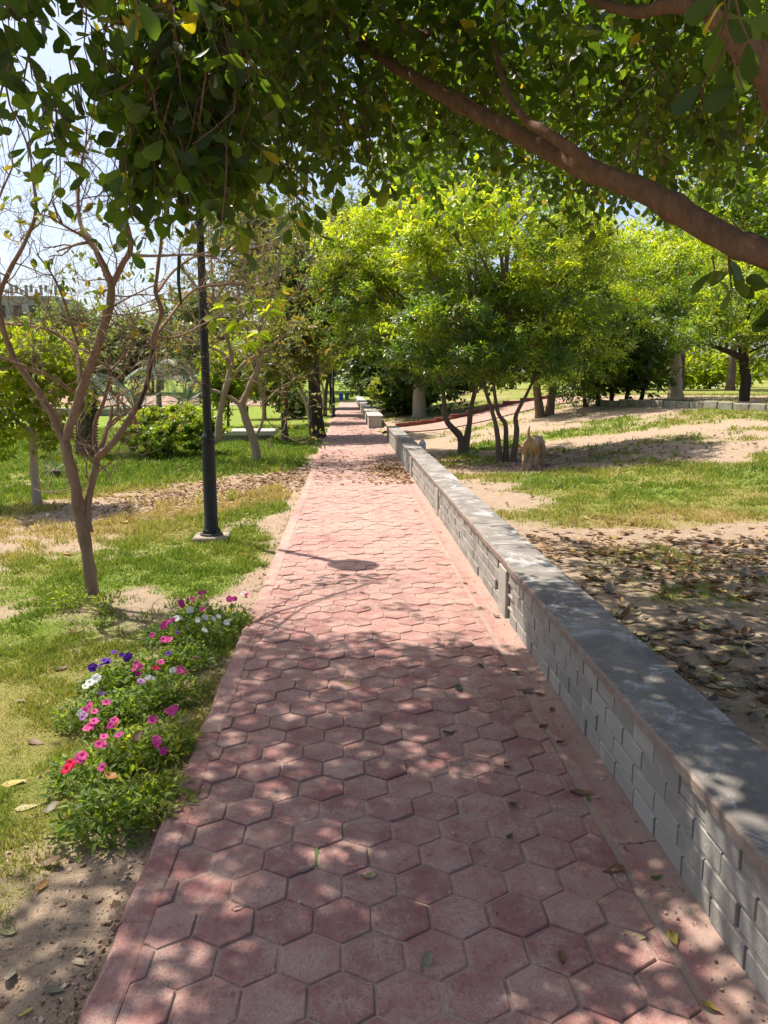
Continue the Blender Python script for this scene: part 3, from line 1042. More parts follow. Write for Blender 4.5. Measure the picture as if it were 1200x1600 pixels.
# front-most layer only: the nearest leaf of each small patch of sight
cell = (qx // 26).astype(int) * 1000 + (qy // 26).astype(int)
order_ = np.lexsort((qd, cell)); first = np.ones(len(order_), bool); first[1:] = cell[order_][1:] != cell[order_][:-1]
front = np.zeros(len(LP), bool); front[order_[first]] = True
score = score * np.where(front, 1, .25)
pick = np.argsort(-score)[:300]
isp = np.zeros(len(LP), bool); isp[pick] = True
lm = [Geo().add(*leaf_obovate(.50 + .05 * k, .08 + .03 * k, .10 + .08 * k)).mesh('leaf', M['fig_leaf_part'], smooth=True) for k in range(3)]
for i in pick:
    o = bpy.data.objects.new('leaf', lm[i % 3]); COL.objects.link(o); o.parent = big
    mt = np.eye(4); mt[:3, :3] = Rf[i] * LS[i]; mt[:3, 3] = LP[i] - base
    o.matrix_local = Matrix(mt.tolist())
fo = Geo()
s_ = LF & ~isp
for q in range(4):
    w_ = s_ & (np.arange(len(LP)) % 4 == q)
    place(fo, leaf_obovate((.46, .54, .62, .50)[q], (.04, .10, .16, -.08)[q], (.05, .14, .30, .22)[q]), LP[w_], Rf[w_], LS[w_] * (.75, 1, 1.08, .92)[q], LT[w_])
s_ = ~LF
place(fo, leaf_simple(.6), LP[s_], Rf[s_], LS[s_] * 1.08, LT[s_])
fo.obj('foliage', M['fig_leaf'], big, kind='stuff', smooth=True)
tw.obj('twigs', M['bark_near'], big, kind='stuff')


# ------------------------------------------------------------------ general leafy trees
def blob(px, py, y, rx, ry, ry_depth=None):
    s = y / 1200
    return D(px, py, y), np.array([rx * s, (ry_depth or rx) * s, ry * s])


TPL = {'narrow': leaf_narrow(.27, .05, .25), 'oval': leaf_oval(.46), 'simple': leaf_simple(.5), 'wide': leaf_simple(.62, .08, .15)}


def crown(g, bl, n_clump, per, k, size, spread, tpl, r, droop=0.0, low=None, tint=(0, 1), bias=.62, hgrad=.45):
    vol = np.array([np.prod(b[1]) ** (2 / 3) for b in bl]); pr = vol / vol.sum()
    cents = []
    which = r.choice(len(bl), n_clump, p=pr)
    for w in which:
        c, rad = bl[w]
        d = rdir(1, r)[0]
        if d[2] < -.3 and r.uniform() < .5:
            d[2] *= -1
        rr = r.uniform(bias, 1.0) ** .8 * (1 + r.normal(0, .09))
        cents.append(c + d * rad * rr)
    cents = np.array(cents)
    if low is not None:
        cents[:, 2] = np.maximum(cents[:, 2], low + r.uniform(0, .4, len(cents)))
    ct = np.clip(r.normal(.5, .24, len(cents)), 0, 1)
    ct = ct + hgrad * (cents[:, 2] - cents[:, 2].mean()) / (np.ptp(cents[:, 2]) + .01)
    P = np.repeat(cents, per, 0) + r.normal(0, 1, (n_clump * per, 3)) * spread * np.array([1, 1, .55])
    tt = np.repeat(ct, per) + r.normal(0, .13, len(P))
    axis = unit(rdir(len(P), r) * .7 + np.array([0, 0, .75]))
    ref = rdir(len(P), r)
    e1 = unit(np.cross(axis, ref)); e2 = np.cross(axis, e1)
    for q in range(k):
        a = 2 * math.pi * q / k + r.uniform(0, 1, len(P))
        el = r.uniform(.05, .75, len(P)) - droop
        d = (np.cos(a) * np.cos(el))[:, None] * e1 + (np.sin(a) * np.cos(el))[:, None] * e2 + np.sin(el)[:, None] * axis
        d = unit(d + np.array([0, 0, -droop * .6]))
        Rm = frames(d, axis + rdir(len(P), r) * .35)
        s = size * r.uniform(.7, 1.25, len(P))
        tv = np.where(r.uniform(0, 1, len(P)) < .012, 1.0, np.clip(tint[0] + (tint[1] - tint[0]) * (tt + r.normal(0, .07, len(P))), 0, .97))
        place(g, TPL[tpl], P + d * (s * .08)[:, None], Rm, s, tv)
    return cents


def tree(name, label, base, stems, blobs, seed, leaf='bright_leaf', bark='bark_brown', n_clump=120, per=12, k=7, size=.13,
         spread=.22, tpl='narrow', droop=.1, low=None, group=None, cat='tree', tint=(0, 1), n_br=22, flare=.35, bias=.62, sides=9, hgrad=.45):
    r = np.random.default_rng(seed)
    base = np.asarray(base, float)
    t = thing(name, label, cat, base, group)
    tips = []
    for q, (pts, r0, r1_) in enumerate(stems):
        V, F = stem([np.asarray(p, float) for p in pts], r0, r1_, sides, 6, .07, seed * 7 + q, flare)
        Geo().add(V, F).obj('trunk' if q == 0 or len(stems) < 4 else 'stem', M[bark], t, smooth=True)
        PP = catmull(pts, 6); tips += list(PP[len(PP) // 2:])
    g = Geo()
    c = crown(g, blobs, n_clump, per, k, size, spread, tpl, r, droop, low, tint, bias, hgrad)
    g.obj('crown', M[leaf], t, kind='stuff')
    if n_br and len(tips):
        b = Geo(); tips = np.array(tips)
        for i in r.choice(len(c), min(n_br, len(c)), replace=False):
            j = np.argmin(np.linalg.norm(tips - c[i], axis=1) + r.uniform(0, .5, len(tips)))
            s, e = tips[j], c[i]; L = np.linalg.norm(e - s)
            mid = (s + e) / 2 + r.normal(0, .08, 3) * L + [0, 0, .08 * L]
            V, F = stem([s, mid, e], max(.012, .022 * min(L, 2)), .006, 5, 5, .05, int(i)); b.add(V, F)
        b.obj('branches', M[bark], t, kind='stuff')
    return t


def up(p, *rest):
    return [np.asarray(p, float) - [0, 0, .12]] + [np.asarray(p, float) + np.array(q, float) for q in rest]


# the large yellow-green shrub tree right of the path
b1 = G(790, 722); y1 = b1[1]
tree('shrub_tree', 'large round yellow green tree on three bare stems beside the dog', b1,
     [([b1 + [-.10, 0, -.1], b1 + [-.16, 0, .5], D(768, 640, y1), D(752, 590, y1 + .2), D(735, 520, y1 + .3)], .055, .016),
      ([b1 + [.0, .05, -.1], b1 + [.0, .05, .6], D(777, 640, y1 + .1), D(772, 575, y1 + .2), D(790, 480, y1 + .3)], .05, .014),
      ([b1 + [.12, 0, -.1], b1 + [.18, 0, .5], D(806, 650, y1), D(822, 618, y1 + .1), D(850, 560, y1 + .4)], .055, .018)],
     [blob(780, 395, y1 + 1, 165, 95), blob(850, 500, y1 + .6, 125, 90), blob(735, 515, y1 + .6, 120, 80), blob(700, 360, y1 + 1.2, 90, 60), blob(880, 400, y1 + 1.6, 95, 75), blob(800, 560, y1 - .1, 100, 45)],
     101, n_clump=430, per=15, k=7, size=.13, spread=.135, droop=.12, n_br=40, hgrad=.85)
b1 = G(722, 708); y1 = b1[1]
tree('shrub_tree', 'yellow green tree forking low into two stems nearest the wall', b1,
     [([b1 - [0, 0, .1], b1 + [-.05, 0, .35], D(697, 655, y1), D(690, 600, y1 + .2), D(660, 530, y1 + .4)], .09, .022),
      ([b1 + [.04, 0, -.1], b1 + [.12, 0, .45], D(736, 640, y1), D(742, 590, y1 + .2), D(720, 520, y1 + .4)], .08, .02)],
     [blob(590, 400, y1 + 1.4, 90, 70), blob(640, 480, y1 + .8, 110, 75), blob(545, 450, y1 + 2.0, 60, 75), blob(680, 560, y1 + .5, 75, 55), blob(650, 360, y1 + 1.5, 90, 60), blob(600, 520, y1 + 1.5, 75, 45)],
     102, n_clump=270, per=14, k=7, size=.14, spread=.145, droop=.12, n_br=30, hgrad=.8)
b1 = G(845, 652); y1 = b1[1]
tree('shrub_tree', 'green tree on two close dark trunks behind the dog', b1,
     [(up(b1, (-.15, 0, .8), (-.3, 0, 1.7), (-.6, 0, 2.6)), .14, .06), (up(b1 + [.25, .1, 0], (.1, 0, .8), (.3, 0, 1.8), (.8, 0, 2.8)), .14, .06)],
     [blob(925, 440, y1, 85, 90), blob(880, 540, y1 - .6, 90, 55), blob(950, 520, y1, 70, 65), blob(860, 600, y1 - .4, 50, 25), blob(910, 595, y1 + .5, 60, 24)],
     103, n_clump=170, per=11, k=7, size=.18, spread=.24, n_br=20)
b1 = G(1055, 622); y1 = b1[1]
tree('shade_tree', 'spreading tree on one thick pale trunk just behind the low grey kerb', b1,
     [([b1 - [0, 0, .1], b1 + [-.02, 0, .6], D(1054, 560, y1), D(1045, 520, y1)], .25, .16), ([D(1052, 555, y1), D(1090, 530, y1), D(1110, 500, y1)], .10, .05)],
     [blob(1020, 440, y1, 95, 75), blob(985, 525, y1 - .5, 75, 48), blob(1080, 500, y1 - .5, 85, 48), blob(1100, 420, y1 + 1, 80, 60)],
     104, bark='bark_pale', n_clump=200, per=11, k=7, size=.19, spread=.26, n_br=22)
b1 = G(1163, 627); y1 = b1[1]
tree('shade_tree', 'tree with a slim straight dark trunk standing on the kerb at the right edge', b1,
     [([b1 - [0, 0, .1], b1 + [0, 0, .6], D(1163, 575, y1), D(1160, 530, y1)], .15, .12), ([D(1162, 560, y1), D(1135, 548, y1), D(1110, 540, y1)], .09, .05)],
     [blob(1180, 470, y1, 90, 65), blob(1225, 530, y1 - .5, 70, 55), blob(1120, 520, y1, 60, 28), blob(1240, 440, y1, 80, 80)],
     105, bark='bark_dark', n_clump=190, per=11, k=7, size=.17, spread=.24, n_br=18, flare=.1)
# beyond, along the right of the path
for i, (px, py, tw_, bl, lab) in enumerate([
        (655, 652, .27, [(665, 540, 0, 75, 60), (640, 470, 1, 70, 60), (700, 590, 0, 45, 30)], 'dark green tree with a thick straight brown trunk right of the gap in the wall'),
        (632, 642, .17, [(610, 520, 0, 70, 60), (590, 580, 0, 45, 35), (640, 590, 1, 40, 25)], 'dark green tree with twin slim trunks leaning over the far path'),
        (606, 634, .12, [(580, 560, 0, 40, 40), (600, 500, 2, 60, 50)], 'small dark tree overhanging the stepped wall far along the path')]):
    b1 = G(px, py); y1 = b1[1]
    st = [(up(b1, (0, 0, 1.2), (-.1, 0, 2.4), (-.3, 0, 3.4)), tw_, tw_ * .6)]
    if i == 1:
        st.append((up(b1 + [-.7, .2, 0], (.1, 0, 1.2), (.0, 0, 2.4)), .18, .12))
    tree('shade_tree', lab, b1, st, [blob(a, b, y1 + c, d, e) for a, b, c, d, e in bl], 110 + i, leaf='dark_leaf', n_clump=170, per=13, k=6, size=.26, spread=.42, tpl='simple', n_br=12, bark='bark_brown' if i else 'bark_pale')
b1 = G(628, 650); tree('dark_bush', 'dense dark green bush at the foot of the far trees right of the stepped wall', b1, [(up(b1, (0, 0, .5), (.1, 0, 1.2)), .05, .02)], [blob(622, 618, b1[1] + .5, 34, 26), blob(650, 625, b1[1] + 1, 25, 20)], 115, leaf='dark_leaf', n_clump=90, per=12, k=6, size=.24, spread=.25, tpl='simple', cat='bush', n_br=4)
for i, (px, py, bl, lab) in enumerate([
        (960, 632, [(955, 560, 0, 70, 40), (930, 520, 0, 60, 40), (950, 600, .6, 60, 18)], 'thicket of thin dark stems under a low green crown left of the pale trunk'),
        (1125, 604, [(1120, 545, 0, 55, 35), (1090, 520, 1, 50, 35)], 'thin stemmed young tree beside the white sheet behind the kerb'),
        (1205, 598, [(1215, 540, 0, 50, 50), (1200, 500, 1, 50, 40)], 'leaning brown trunked tree behind the yellow tub at the far right')]):
    b1 = G(px, py); y1 = b1[1]
    st = [(up(b1 + [dx, 0, 0], (dx * .3, 0, 1), (dx * .9, .1, 2.2)), .07, .04) for dx in ((-.9, -.5, -.1, .35, .8) if i == 0 else (-.4, .3) if i == 1 else (0,))]
    tree('thin_tree', lab, b1, st, [blob(a, b, y1 + c, d, e) for a, b, c, d, e in bl], 120 + i, leaf='dark_leaf' if i != 1 else 'bright_leaf', bark='bark_dark' if i < 2 else 'bark_brown', n_clump=130, per=12, k=6, size=.24, spread=.36, tpl='simple', n_br=8)
# left of the path
b1 = G(496, 684); y1 = b1[1]
tree('shade_tree', 'tree with a stout near black trunk growing right at the left edge of the path', b1,
     [([b1 - [0, 0, .15], b1 + [-.03, 0, .5], D(492, 610, y1), D(488, 545, y1), D(484, 480, y1 + .2)], .24, .14), ([D(489, 560, y1), D(510, 520, y1), D(525, 470, y1)], .09, .04)],
     [blob(500, 455, y1 + .4, 62, 70), blob(470, 520, y1, 45, 38), blob(525, 520, y1 + 1, 35, 35), blob(455, 460, y1 + 1, 45, 50)],
     131, leaf='dark_leaf', bark='bark_dark', n_clump=210, per=12, k=6, size=.17, spread=.27, tpl='oval', n_br=18, flare=.7, tint=(0, .95))
b1 = G(445, 690); y1 = b1[1]
tree('slim_tree', 'slim crooked dark stemmed tree with a yellow green crown beside the slab seat', b1,
     [([b1 - [0, 0, .1], b1 + [0, 0, .6], D(444, 630, y1), D(452, 585, y1), D(462, 550, y1)], .10, .05)],
     [blob(440, 575, y1, 45, 28), blob(470, 540, y1, 40, 35), blob(420, 545, y1 + .5, 40, 30)], 132, leaf='olive_leaf', bark='bark_brown', n_clump=90, per=10, k=6, size=.17, spread=.25, tpl='oval', n_br=10, tint=(.1, .9))
b1 = G(487, 663); y1 = b1[1]
tree('slim_tree', 'pale leaning thin tree just left of the black trunked tree', b1,
     [([b1 - [0, 0, .1], b1 + [-.15, 0, .7], D(471, 612, y1), D(462, 580, y1)], .10, .06)], [blob(470, 565, y1, 40, 24), blob(490, 545, y1 + 1, 40, 30)], 133, leaf='lime_leaf', bark='bark_pale', n_clump=60, per=10, k=6, size=.2, spread=.3, tpl='oval', n_br=8)
for i, (px, py, lab) in enumerate([(508, 650, 'thin brown stemmed tree just beyond the black trunked tree'), (516, 640, 'thin tree beside the far black lamp post'), (505, 638, 'thin pale stemmed tree farthest along the left verge')]):
    b1 = G(px, py); y1 = b1[1]
    tree('slim_tree', lab, b1, [(up(b1, (.05, 0, 1.0), (.2 - .2 * i, 0, 2.2), (.3, 0, 3.0)), .10, .05)], [blob(px + 2, 565, y1, 30, 26), blob(px - 5, 525, y1 + 1, 40, 34)], 140 + i, leaf=('olive_leaf', 'dark_leaf', 'olive_leaf')[i], bark=('bark_brown', 'bark_dark', 'bark_pale')[i], n_clump=80, per=10, k=6, size=.26, spread=.38, tpl='simple', n_br=6)
b1 = G(357, 672); y1 = b1[1]
tree('lime_shrub', 'bright lime green upright shrub behind the black lamp post', b1, [(up(b1, (0, 0, .5), (.05, 0, 1.2)), .06, .03)], [blob(360, 590, y1, 36, 38), blob(385, 560, y1 + .5, 40, 32), blob(350, 620, y1, 20, 22)], 150, leaf='lime_leaf', n_clump=130, per=11, k=6, size=.17, spread=.2, tpl='oval', cat='shrub', n_br=8, droop=.3)
b1 = G(415, 655); y1 = b1[1]
tree('lime_shrub', 'lime green small tree in the lawn between the crooked stem and the lamp post', b1, [(up(b1, (0, 0, .6), (.1, 0, 1.4)), .06, .03)], [blob(415, 590, y1, 34, 32), blob(400, 560, y1 + .5, 30, 25)], 151, leaf='lime_leaf', n_clump=90, per=11, k=6, size=.22, spread=.27, tpl='oval', cat='shrub', n_br=8, droop=.3)
b1 = G(463, 655); tree('grey_bush', 'low grey green bush at the end of the far ledge behind the black trunk', b1, [(up(b1, (0, 0, .3), (.1, 0, .7)), .04, .02)], [blob(463, 634, b1[1] + .3, 18, 18), blob(450, 640, b1[1], 14, 12)], 152, leaf='far_leaf', n_clump=60, per=10, k=6, size=.2, spread=.2, tpl='simple', cat='bush', n_br=4)
b1 = G(58, 791); y1 = b1[1]
tree('lime_tree', 'bright yellow green drooping small tree at the left edge of the lawn', b1,
     [([b1 - [0, 0, .1], b1 + [0, 0, .4], D(52, 700, y1), D(50, 640, y1), D(60, 570, y1 + .1)], .065, .03), ([D(54, 690, y1), D(75, 650, y1), D(95, 600, y1)], .03, .012), ([D(52, 680, y1), D(20, 650, y1), D(-10, 600, y1)], .03, .012)],
     [blob(35, 560, y1, 85, 55), blob(75, 610, y1 - .1, 50, 60), blob(0, 630, y1 + .2, 65, 65), blob(45, 680, y1 - .1, 60, 35), blob(30, 600, y1 - .5, 45, 60)],
     160, leaf='lime_leaf', bark='bark_pale', n_clump=300, per=6, k=5, size=.085, spread=.10, tpl='oval', droop=.65, n_br=26, flare=.3, tint=(0, 1))
b1 = G(268, 714); y1 = b1[1]
tree('round_bush', 'clipped rounded olive green bush on the left lawn behind the lamp post', b1, [(up(b1, (0, 0, .3), (.1, 0, .7)), .05, .02), (up(b1, (-.2, 0, .3), (-.5, 0, .6)), .04, .02)],
     [blob(268, 678, y1 + .1, 74, 36), blob(295, 668, y1 + .2, 46, 32), blob(235, 676, y1, 38, 30)], 161, leaf='bright_leaf', n_clump=420, per=16, k=6, size=.062, spread=.05, tpl='simple', cat='bush', n_br=10, tint=(.12, .8), bias=.86, droop=-.1)

# far trees that close the view
FAR = [(-9, 68, 95, 'far_leaf', 8.5, 'pale round tree far off left of the building'), (75, 500, 92, 'far_leaf', 0, ''), ]
far_list = [
    (20, 560, 78, 60, 48, 'far_leaf', 'pale green far tree in front of the grey building at the left edge'),
    (95, 535, 85, 65, 42, 'far_leaf', 'pale green far tree under the right end of the grey building'),
    (170, 560, 80, 55, 34, 'far_leaf', 'hazy far tree seen through the fork of the near bare tree'),
    (235, 545, 82, 55, 42, 'far_leaf', 'hazy far tree above the second palm'),
    (310, 530, 76, 60, 60, 'far_leaf', 'pale far tree just left of the black lamp post'),
    (385, 420, 72, 70, 110, 'far_leaf', 'tall pale tree far behind the twiggy bare tree'),
    (455, 450, 88, 60, 100, 'far_leaf', 'tall hazy tree far behind the black trunked tree'),
    (540, 440, 120, 70, 120, 'far_leaf', 'tall hazy tree standing where the path vanishes'),
    (640, 320, 66, 95, 75, 'far_leaf', 'tall feathery pale tree rising above the left half of the big yellow green crown'),
    (760, 330, 78, 80, 55, 'far_leaf', 'hazy tall tree peeping over the middle of the big yellow green crown'),
    (590, 545, 100, 60, 45, 'dark_leaf', 'dark far tree right of the end of the path'),
    (700, 560, 62, 70, 40, 'dark_leaf', 'dark far tree behind the two stemmed tree'),
    (800, 550, 58, 80, 50, 'dark_leaf', 'dark far tree behind the three stemmed tree'),
    (900, 470, 55, 90, 100, 'bright_leaf', 'tall far tree above the side path'),
    (1000, 440, 50, 80, 80, 'bright_leaf', 'far yellow green tree behind the pale trunk, left'),
    (1075, 400, 52, 80, 80, 'bright_leaf', 'far yellow green tree behind the pale trunk, right'),
    (1160, 340, 44, 95, 95, 'bright_leaf', 'tall sunlit tree rising at the upper right behind the limb'),
    (1230, 440, 55, 90, 100, 'dark_leaf', 'dark tall tree at the far right edge'),
    (960, 585, 60, 90, 22, 'dark_leaf', 'low dark far hedge tree under the crowns at right'),
    (1110, 580, 58, 90, 22, 'lime_leaf', 'low sunlit far shrub behind the boards'),
]
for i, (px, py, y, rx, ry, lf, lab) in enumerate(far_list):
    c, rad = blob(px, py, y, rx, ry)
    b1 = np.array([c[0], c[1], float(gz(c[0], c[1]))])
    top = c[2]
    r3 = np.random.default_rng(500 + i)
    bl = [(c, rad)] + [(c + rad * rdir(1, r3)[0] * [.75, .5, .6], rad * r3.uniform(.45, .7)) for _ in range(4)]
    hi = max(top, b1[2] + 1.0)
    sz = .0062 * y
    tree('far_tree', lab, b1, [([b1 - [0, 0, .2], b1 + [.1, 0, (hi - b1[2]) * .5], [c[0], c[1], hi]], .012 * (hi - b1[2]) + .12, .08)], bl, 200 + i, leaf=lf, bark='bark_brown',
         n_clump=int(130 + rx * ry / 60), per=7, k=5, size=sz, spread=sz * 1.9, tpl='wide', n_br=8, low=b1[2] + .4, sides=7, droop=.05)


# ------------------------------------------------------------------ palms and spiky plants on the left lawn
def palm(label, px, py, top_py, r0, skirt, frond_px, seed):
    b1 = G(px, py); y1 = b1[1]; r = np.random.default_rng(seed)
    t = thing('palm', label, 'palm', b1)
    top = D(px + 3, top_py, y1); H = top[2] - b1[2]
    V, F = stem([b1 - [0, 0, .1], b1 + [.02, 0, H * .5], top], r0 * .8, r0 * .75, 10, 6, .05, seed)
    Geo().add(V, F).obj('trunk', M['bark_palm'], t, smooth=True)
    g = Geo()
    for k_ in range(int(H / .07)):
        z = b1[2] + (.05 if skirt == 0 else H * skirt) + k_ * .07
        if z > top[2]:
            break
        for q in range(7):
            a = q * 2 * math.pi / 7 + k_ * .45
            d = np.array([math.cos(a), math.sin(a), 1.1])
            c = np.array([b1[0] + (top[0] - b1[0]) * (z - b1[2]) / H, b1[1], z]) + np.array([math.cos(a), math.sin(a), 0]) * r0 * .7
            P = [c, c + unit(d) * .08, c + unit(d) * .13 + [math.cos(a) * .03, math.sin(a) * .03, -.02]]
            V, F = tube(P, [.035, .03, .008], 4); g.add(V, F)
    g.obj('leaf_bases', M['bark_palm'], t, kind='stuff')
    L = frond_px * y1 / 1200
    fr = Geo()
    for q in range(16):
        a = q * 2.399; el = r.uniform(-.35, 1.0)
        d = np.array([math.cos(a) * math.cos(el), math.sin(a) * math.cos(el), math.sin(el)])
        P = [top + d * L * u + np.array([0, 0, -.55 * L * u * u]) for u in (0, .35, .7, 1)]
        V, F = tube(P, [.02, .014, .01, .004], 4); fr.add(V, F, .3)
        C = catmull(P, 7)
        T_ = np.gradient(C, axis=0)
        for s_ in (-1, 1):
            dd = unit(unit(T_) * .6 + s_ * unit(np.cross(T_, [0, 0, 1.0])) + np.array([0, 0, -.25]))
            place(fr, leaf_simple(.10, .01, .2), C[3:], frames(dd[3:], np.tile([0, 0, 1.0], (len(C) - 3, 1))), np.full(len(C) - 3, L * .38), r.uniform(0, 1, len(C) - 3))
    fr.obj('fronds', M['yucca'], t, kind='stuff')


palm('short palm with a shaggy grey brown trunk behind the near bare tree', 134, 713, 585, .24, 0, 60, 301)
palm('far palm with a dark skirt of dead leaf bases above a smooth pale foot', 249, 640, 572, .22, .45, 50, 302)
palm('small far palm trunk seen just left of the black lamp post', 316, 640, 590, .2, .2, 40, 303)


def yucca(label, px, py, cpy, rpx, seed, n=110):
    b1 = G(px, py); y1 = b1[1]; r = np.random.default_rng(seed)
    t = thing('spiky_plant', label, 'plant', b1)
    c = D(px, cpy, y1)
    V, F = stem([b1 - [0, 0, .1], (b1 + c) / 2, c], .10, .10, 8, 4, .08, seed); Geo().add(V, F).obj('trunk', M['bark_palm'], t)
    d = rdir(n, r); d[:, 2] = np.abs(d[:, 2]) * 1.1 - .22; d = unit(d)
    L = rpx * y1 / 1200 * r.uniform(.8, 1.1, n)
    g = Geo(); place(g, leaf_narrow(.055, .012, .10), np.tile(c, (n, 1)) + d * .05, frames(d, np.tile([0, 0, 1.0], (n, 1)) + rdir(n, r) * .2), L, r.uniform(0, 1, n))
    g.obj('blades', M['yucca'], t, kind='stuff')


yucca('big blue grey spiky rosette plant between the near bare tree and the bush', 212, 668, 643, 52, 311, 130)
yucca('blue grey spiky rosette plant behind the top of the round bush', 292, 655, 630, 45, 312, 120)
yucca('small blue grey spiky plant far beyond the slab seat', 385, 655, 635, 18, 313, 60)
yucca('low dark spiky plant at the foot of the lime tree', 86, 745, 735, 34, 314, 50)


# ------------------------------------------------------------------ bare trees
def bare_tree(root, mains, y0, seed, twig_lv, tw_len, n_tw, mat_b, mat_t, r_px, part='branch', min_t=.45):
    """mains: list of (pixel points with distances, r0, r1). Returns twig tips."""
    r = np.random.default_rng(seed); tips = []; tg = Geo(); srcs = []
    for q, (pts, ra, rb) in enumerate(mains):
        P = [D(*p) if len(p) == 3 else D(p[0], p[1], y0) for p in pts]
        V, F = stem(P, ra, rb, 10, 6, .09, seed + q)
        Geo().add(V, F).obj('trunk' if q == 0 else part, mat_b, root, smooth=True)
        C = catmull(P, 6); srcs.append((C, rb))

    def grow(p, d, L, rad, lv):
        n = 4; pts = [p]; dd = d
        for k_ in range(n):
            dd = unit(dd + r.normal(0, .28, 3) + np.array([0, 0, .10])); pts.append(pts[-1] + dd * L / n)
        V, F = tube(np.array(pts), np.linspace(rad, rad * .5, n + 1), 4 if rad > .004 else 3, cap=False); tg.add(V, F)
        if lv <= 0:
            tips.append((pts[-1], dd)); return
        for k_ in range(r.integers(2, 4)):
            i = r.integers(2, n + 1)
            grow(pts[i], unit(dd + r.normal(0, .75, 3)), L * r.uniform(.5, .8), rad * .55, lv - 1)
    for q, (C, rb) in enumerate(srcs):
        if q == 0:
            continue
        for _ in range(n_tw):
            i = r.integers(int(len(C) * min_t), len(C))
            T_ = C[min(i + 1, len(C) - 1)] - C[max(i - 1, 0)]
            d = unit(unit(T_) * .7 + r.normal(0, .7, 3))
            grow(C[i], d, tw_len * r.uniform(.6, 1.3), min(rb * .6, .006 if y0 < 9 else .016), twig_lv)
        grow(C[-1], unit(C[-1] - C[-2]), tw_len, rb * .8, twig_lv)
    tg.obj('twigs', mat_t, root, kind='stuff')
    return tips, r


b1 = G(146, 942); y0 = b1[1]
nb = thing('bare_tree', 'nearly leafless tree with a forked pinkish brown trunk beside the flower bed', 'tree', b1)
mains = [
    ([(149, 960), (141, 900), (132, 840), (124, 800), (114, 745), (101, 690)], .050, .040),
    ([(103, 697), (82, 650), (58, 610), (28, 570), (8, 525), (-2, 470), (14, 425), (38, 380), (56, 330), (50, 270)], .030, .009),
    ([(101, 692, y0), (118, 640, y0 - .02), (136, 585, y0 - .05), (156, 530, y0 - .1), (172, 475, y0 - .1), (174, 440, y0 - .1)], .034, .026),
    ([(174, 445, y0 - .1), (158, 410, y0 - .1), (142, 375, y0), (126, 350, y0 + .1), (122, 300, y0 + .2), (130, 240, y0 + .3)], .022, .008),
    ([(173, 450, y0 - .1), (192, 412, y0 - .1), (204, 390, y0 - .15), (198, 350, y0 - .2), (182, 315, y0 - .2), (192, 255, y0 - .2), (200, 190, y0 - .2)], .024, .008),
    ([(200, 398, y0 - .1), (240, 400, y0 - .4), (290, 398, y0 - .6), (340, 400, y0 - .7)], .012, .004),
    ([(243, 460, y0), (275, 420, y0 + .5), (320, 395, y0 + .9), (380, 390, y0 + 1.3), (430, 380, y0 + 1.5)], .012, .004),
    ([(240, 528, y0), (280, 525, y0 + .4), (330, 500, y0 + .9), (360, 485, y0 + 1.1)], .010, .004),
    ([(127, 605, y0), (122, 560, y0 + .1), (108, 535, y0 + .2), (75, 515, y0 + .3), (20, 506, y0 + .4)], .020, .009),
    ([(112, 612, y0), (85, 592, y0 - .1), (45, 575, y0 - .2), (-10, 556, y0 - .3)], .014, .008),
    ([(122, 540, y0 + .1), (100, 470, y0 + .15), (82, 430, y0 + .2), (60, 400, y0 + .2)], .012, .005),
    ([(139, 832, y0), (137, 790, y0 + .03), (146, 745, y0 + .05), (153, 712, y0 + .06)], .030, .025),
    ([(153, 716, y0 + .06), (148, 690, y0 + .1), (149, 660, y0 + .1), (163, 625, y0 + .1), (172, 580, y0 + .1), (155, 565, y0 + .1)], .018, .010),
    ([(153, 714, y0 + .05), (178, 690, y0), (205, 650, y0), (228, 605, y0), (238, 550, y0), (240, 525, y0), (252, 488, y0), (243, 455, y0), (247, 418, y0), (252, 360, y0), (235, 300, y0)], .026, .009),
    ([(240, 528, y0), (262, 500, y0 + .25), (300, 455, y0 + .6), (350, 445, y0 + .9), (398, 447, y0 + 1.2)], .015, .006),
    ([(172, 580, y0 + .1), (190, 560, y0 + .2), (195, 545, y0 + .2)], .010, .006),
    ([(-2, 465, y0), (-30, 400, y0 + .2), (-10, 330, y0 + .3), (20, 260, y0 + .4)], .016, .006),
]
tips, r = bare_tree(nb, mains, y0, 41, 3, .40, 10, M['bark_bare'], M['bark_bare'], 0)
for q_ in ((235, 612), (213, 662)):
    V, F = stem([D(q_[0], q_[1], y0), D(q_[0] - 6, q_[1] - 20, y0 - .05)], .012, .009, 7, 3); Geo().add(V, F).obj('stub', M['bark_bare'], nb, smooth=True)
# dead dark scar strip along the right fork
V, F = stem([D(216, 640, y0 - .03), D(232, 590, y0 - .035), D(240, 545, y0 - .035)], .012, .010, 6, 5); Geo().add(V, F).obj('bark_scar', M['bark_dark'], nb)
bl_m = [Geo().add(*leaf_oval(.42 + .05 * k, .07, .12 + .1 * k)).mesh('leaf', M['bare_leaf'], smooth=True) for k in range(3)]
cand = [(p, d) for p, d in tips if -40 < project(p)[0] < 480 and project(p)[1] < 640]
wt = np.array([3.0 if project(p)[0] < 170 and project(p)[1] < 500 else 1.0 for p, d in cand]); sel = r.choice(len(cand), 150, replace=False, p=wt / wt.sum())
nleaf = 0
for i in sel:
    p, d = cand[i]
    for q in range(r.integers(1, 4)):
        if nleaf >= 240:
            break
        dd = unit(d * .4 + r.normal(0, .6, 3) + [0, 0, -.55]); s = r.uniform(.055, .105)
        o = bpy.data.objects.new('leaf', bl_m[q % 3]); COL.objects.link(o); o.parent = nb
        mt = np.eye(4); mt[:3, :3] = frames(dd[None], unit(r.normal(0, 1, 3) + [0, 0, .6])[None])[0] * s; mt[:3, 3] = p - b1
        o.matrix_local = Matrix(mt.tolist()); nleaf += 1
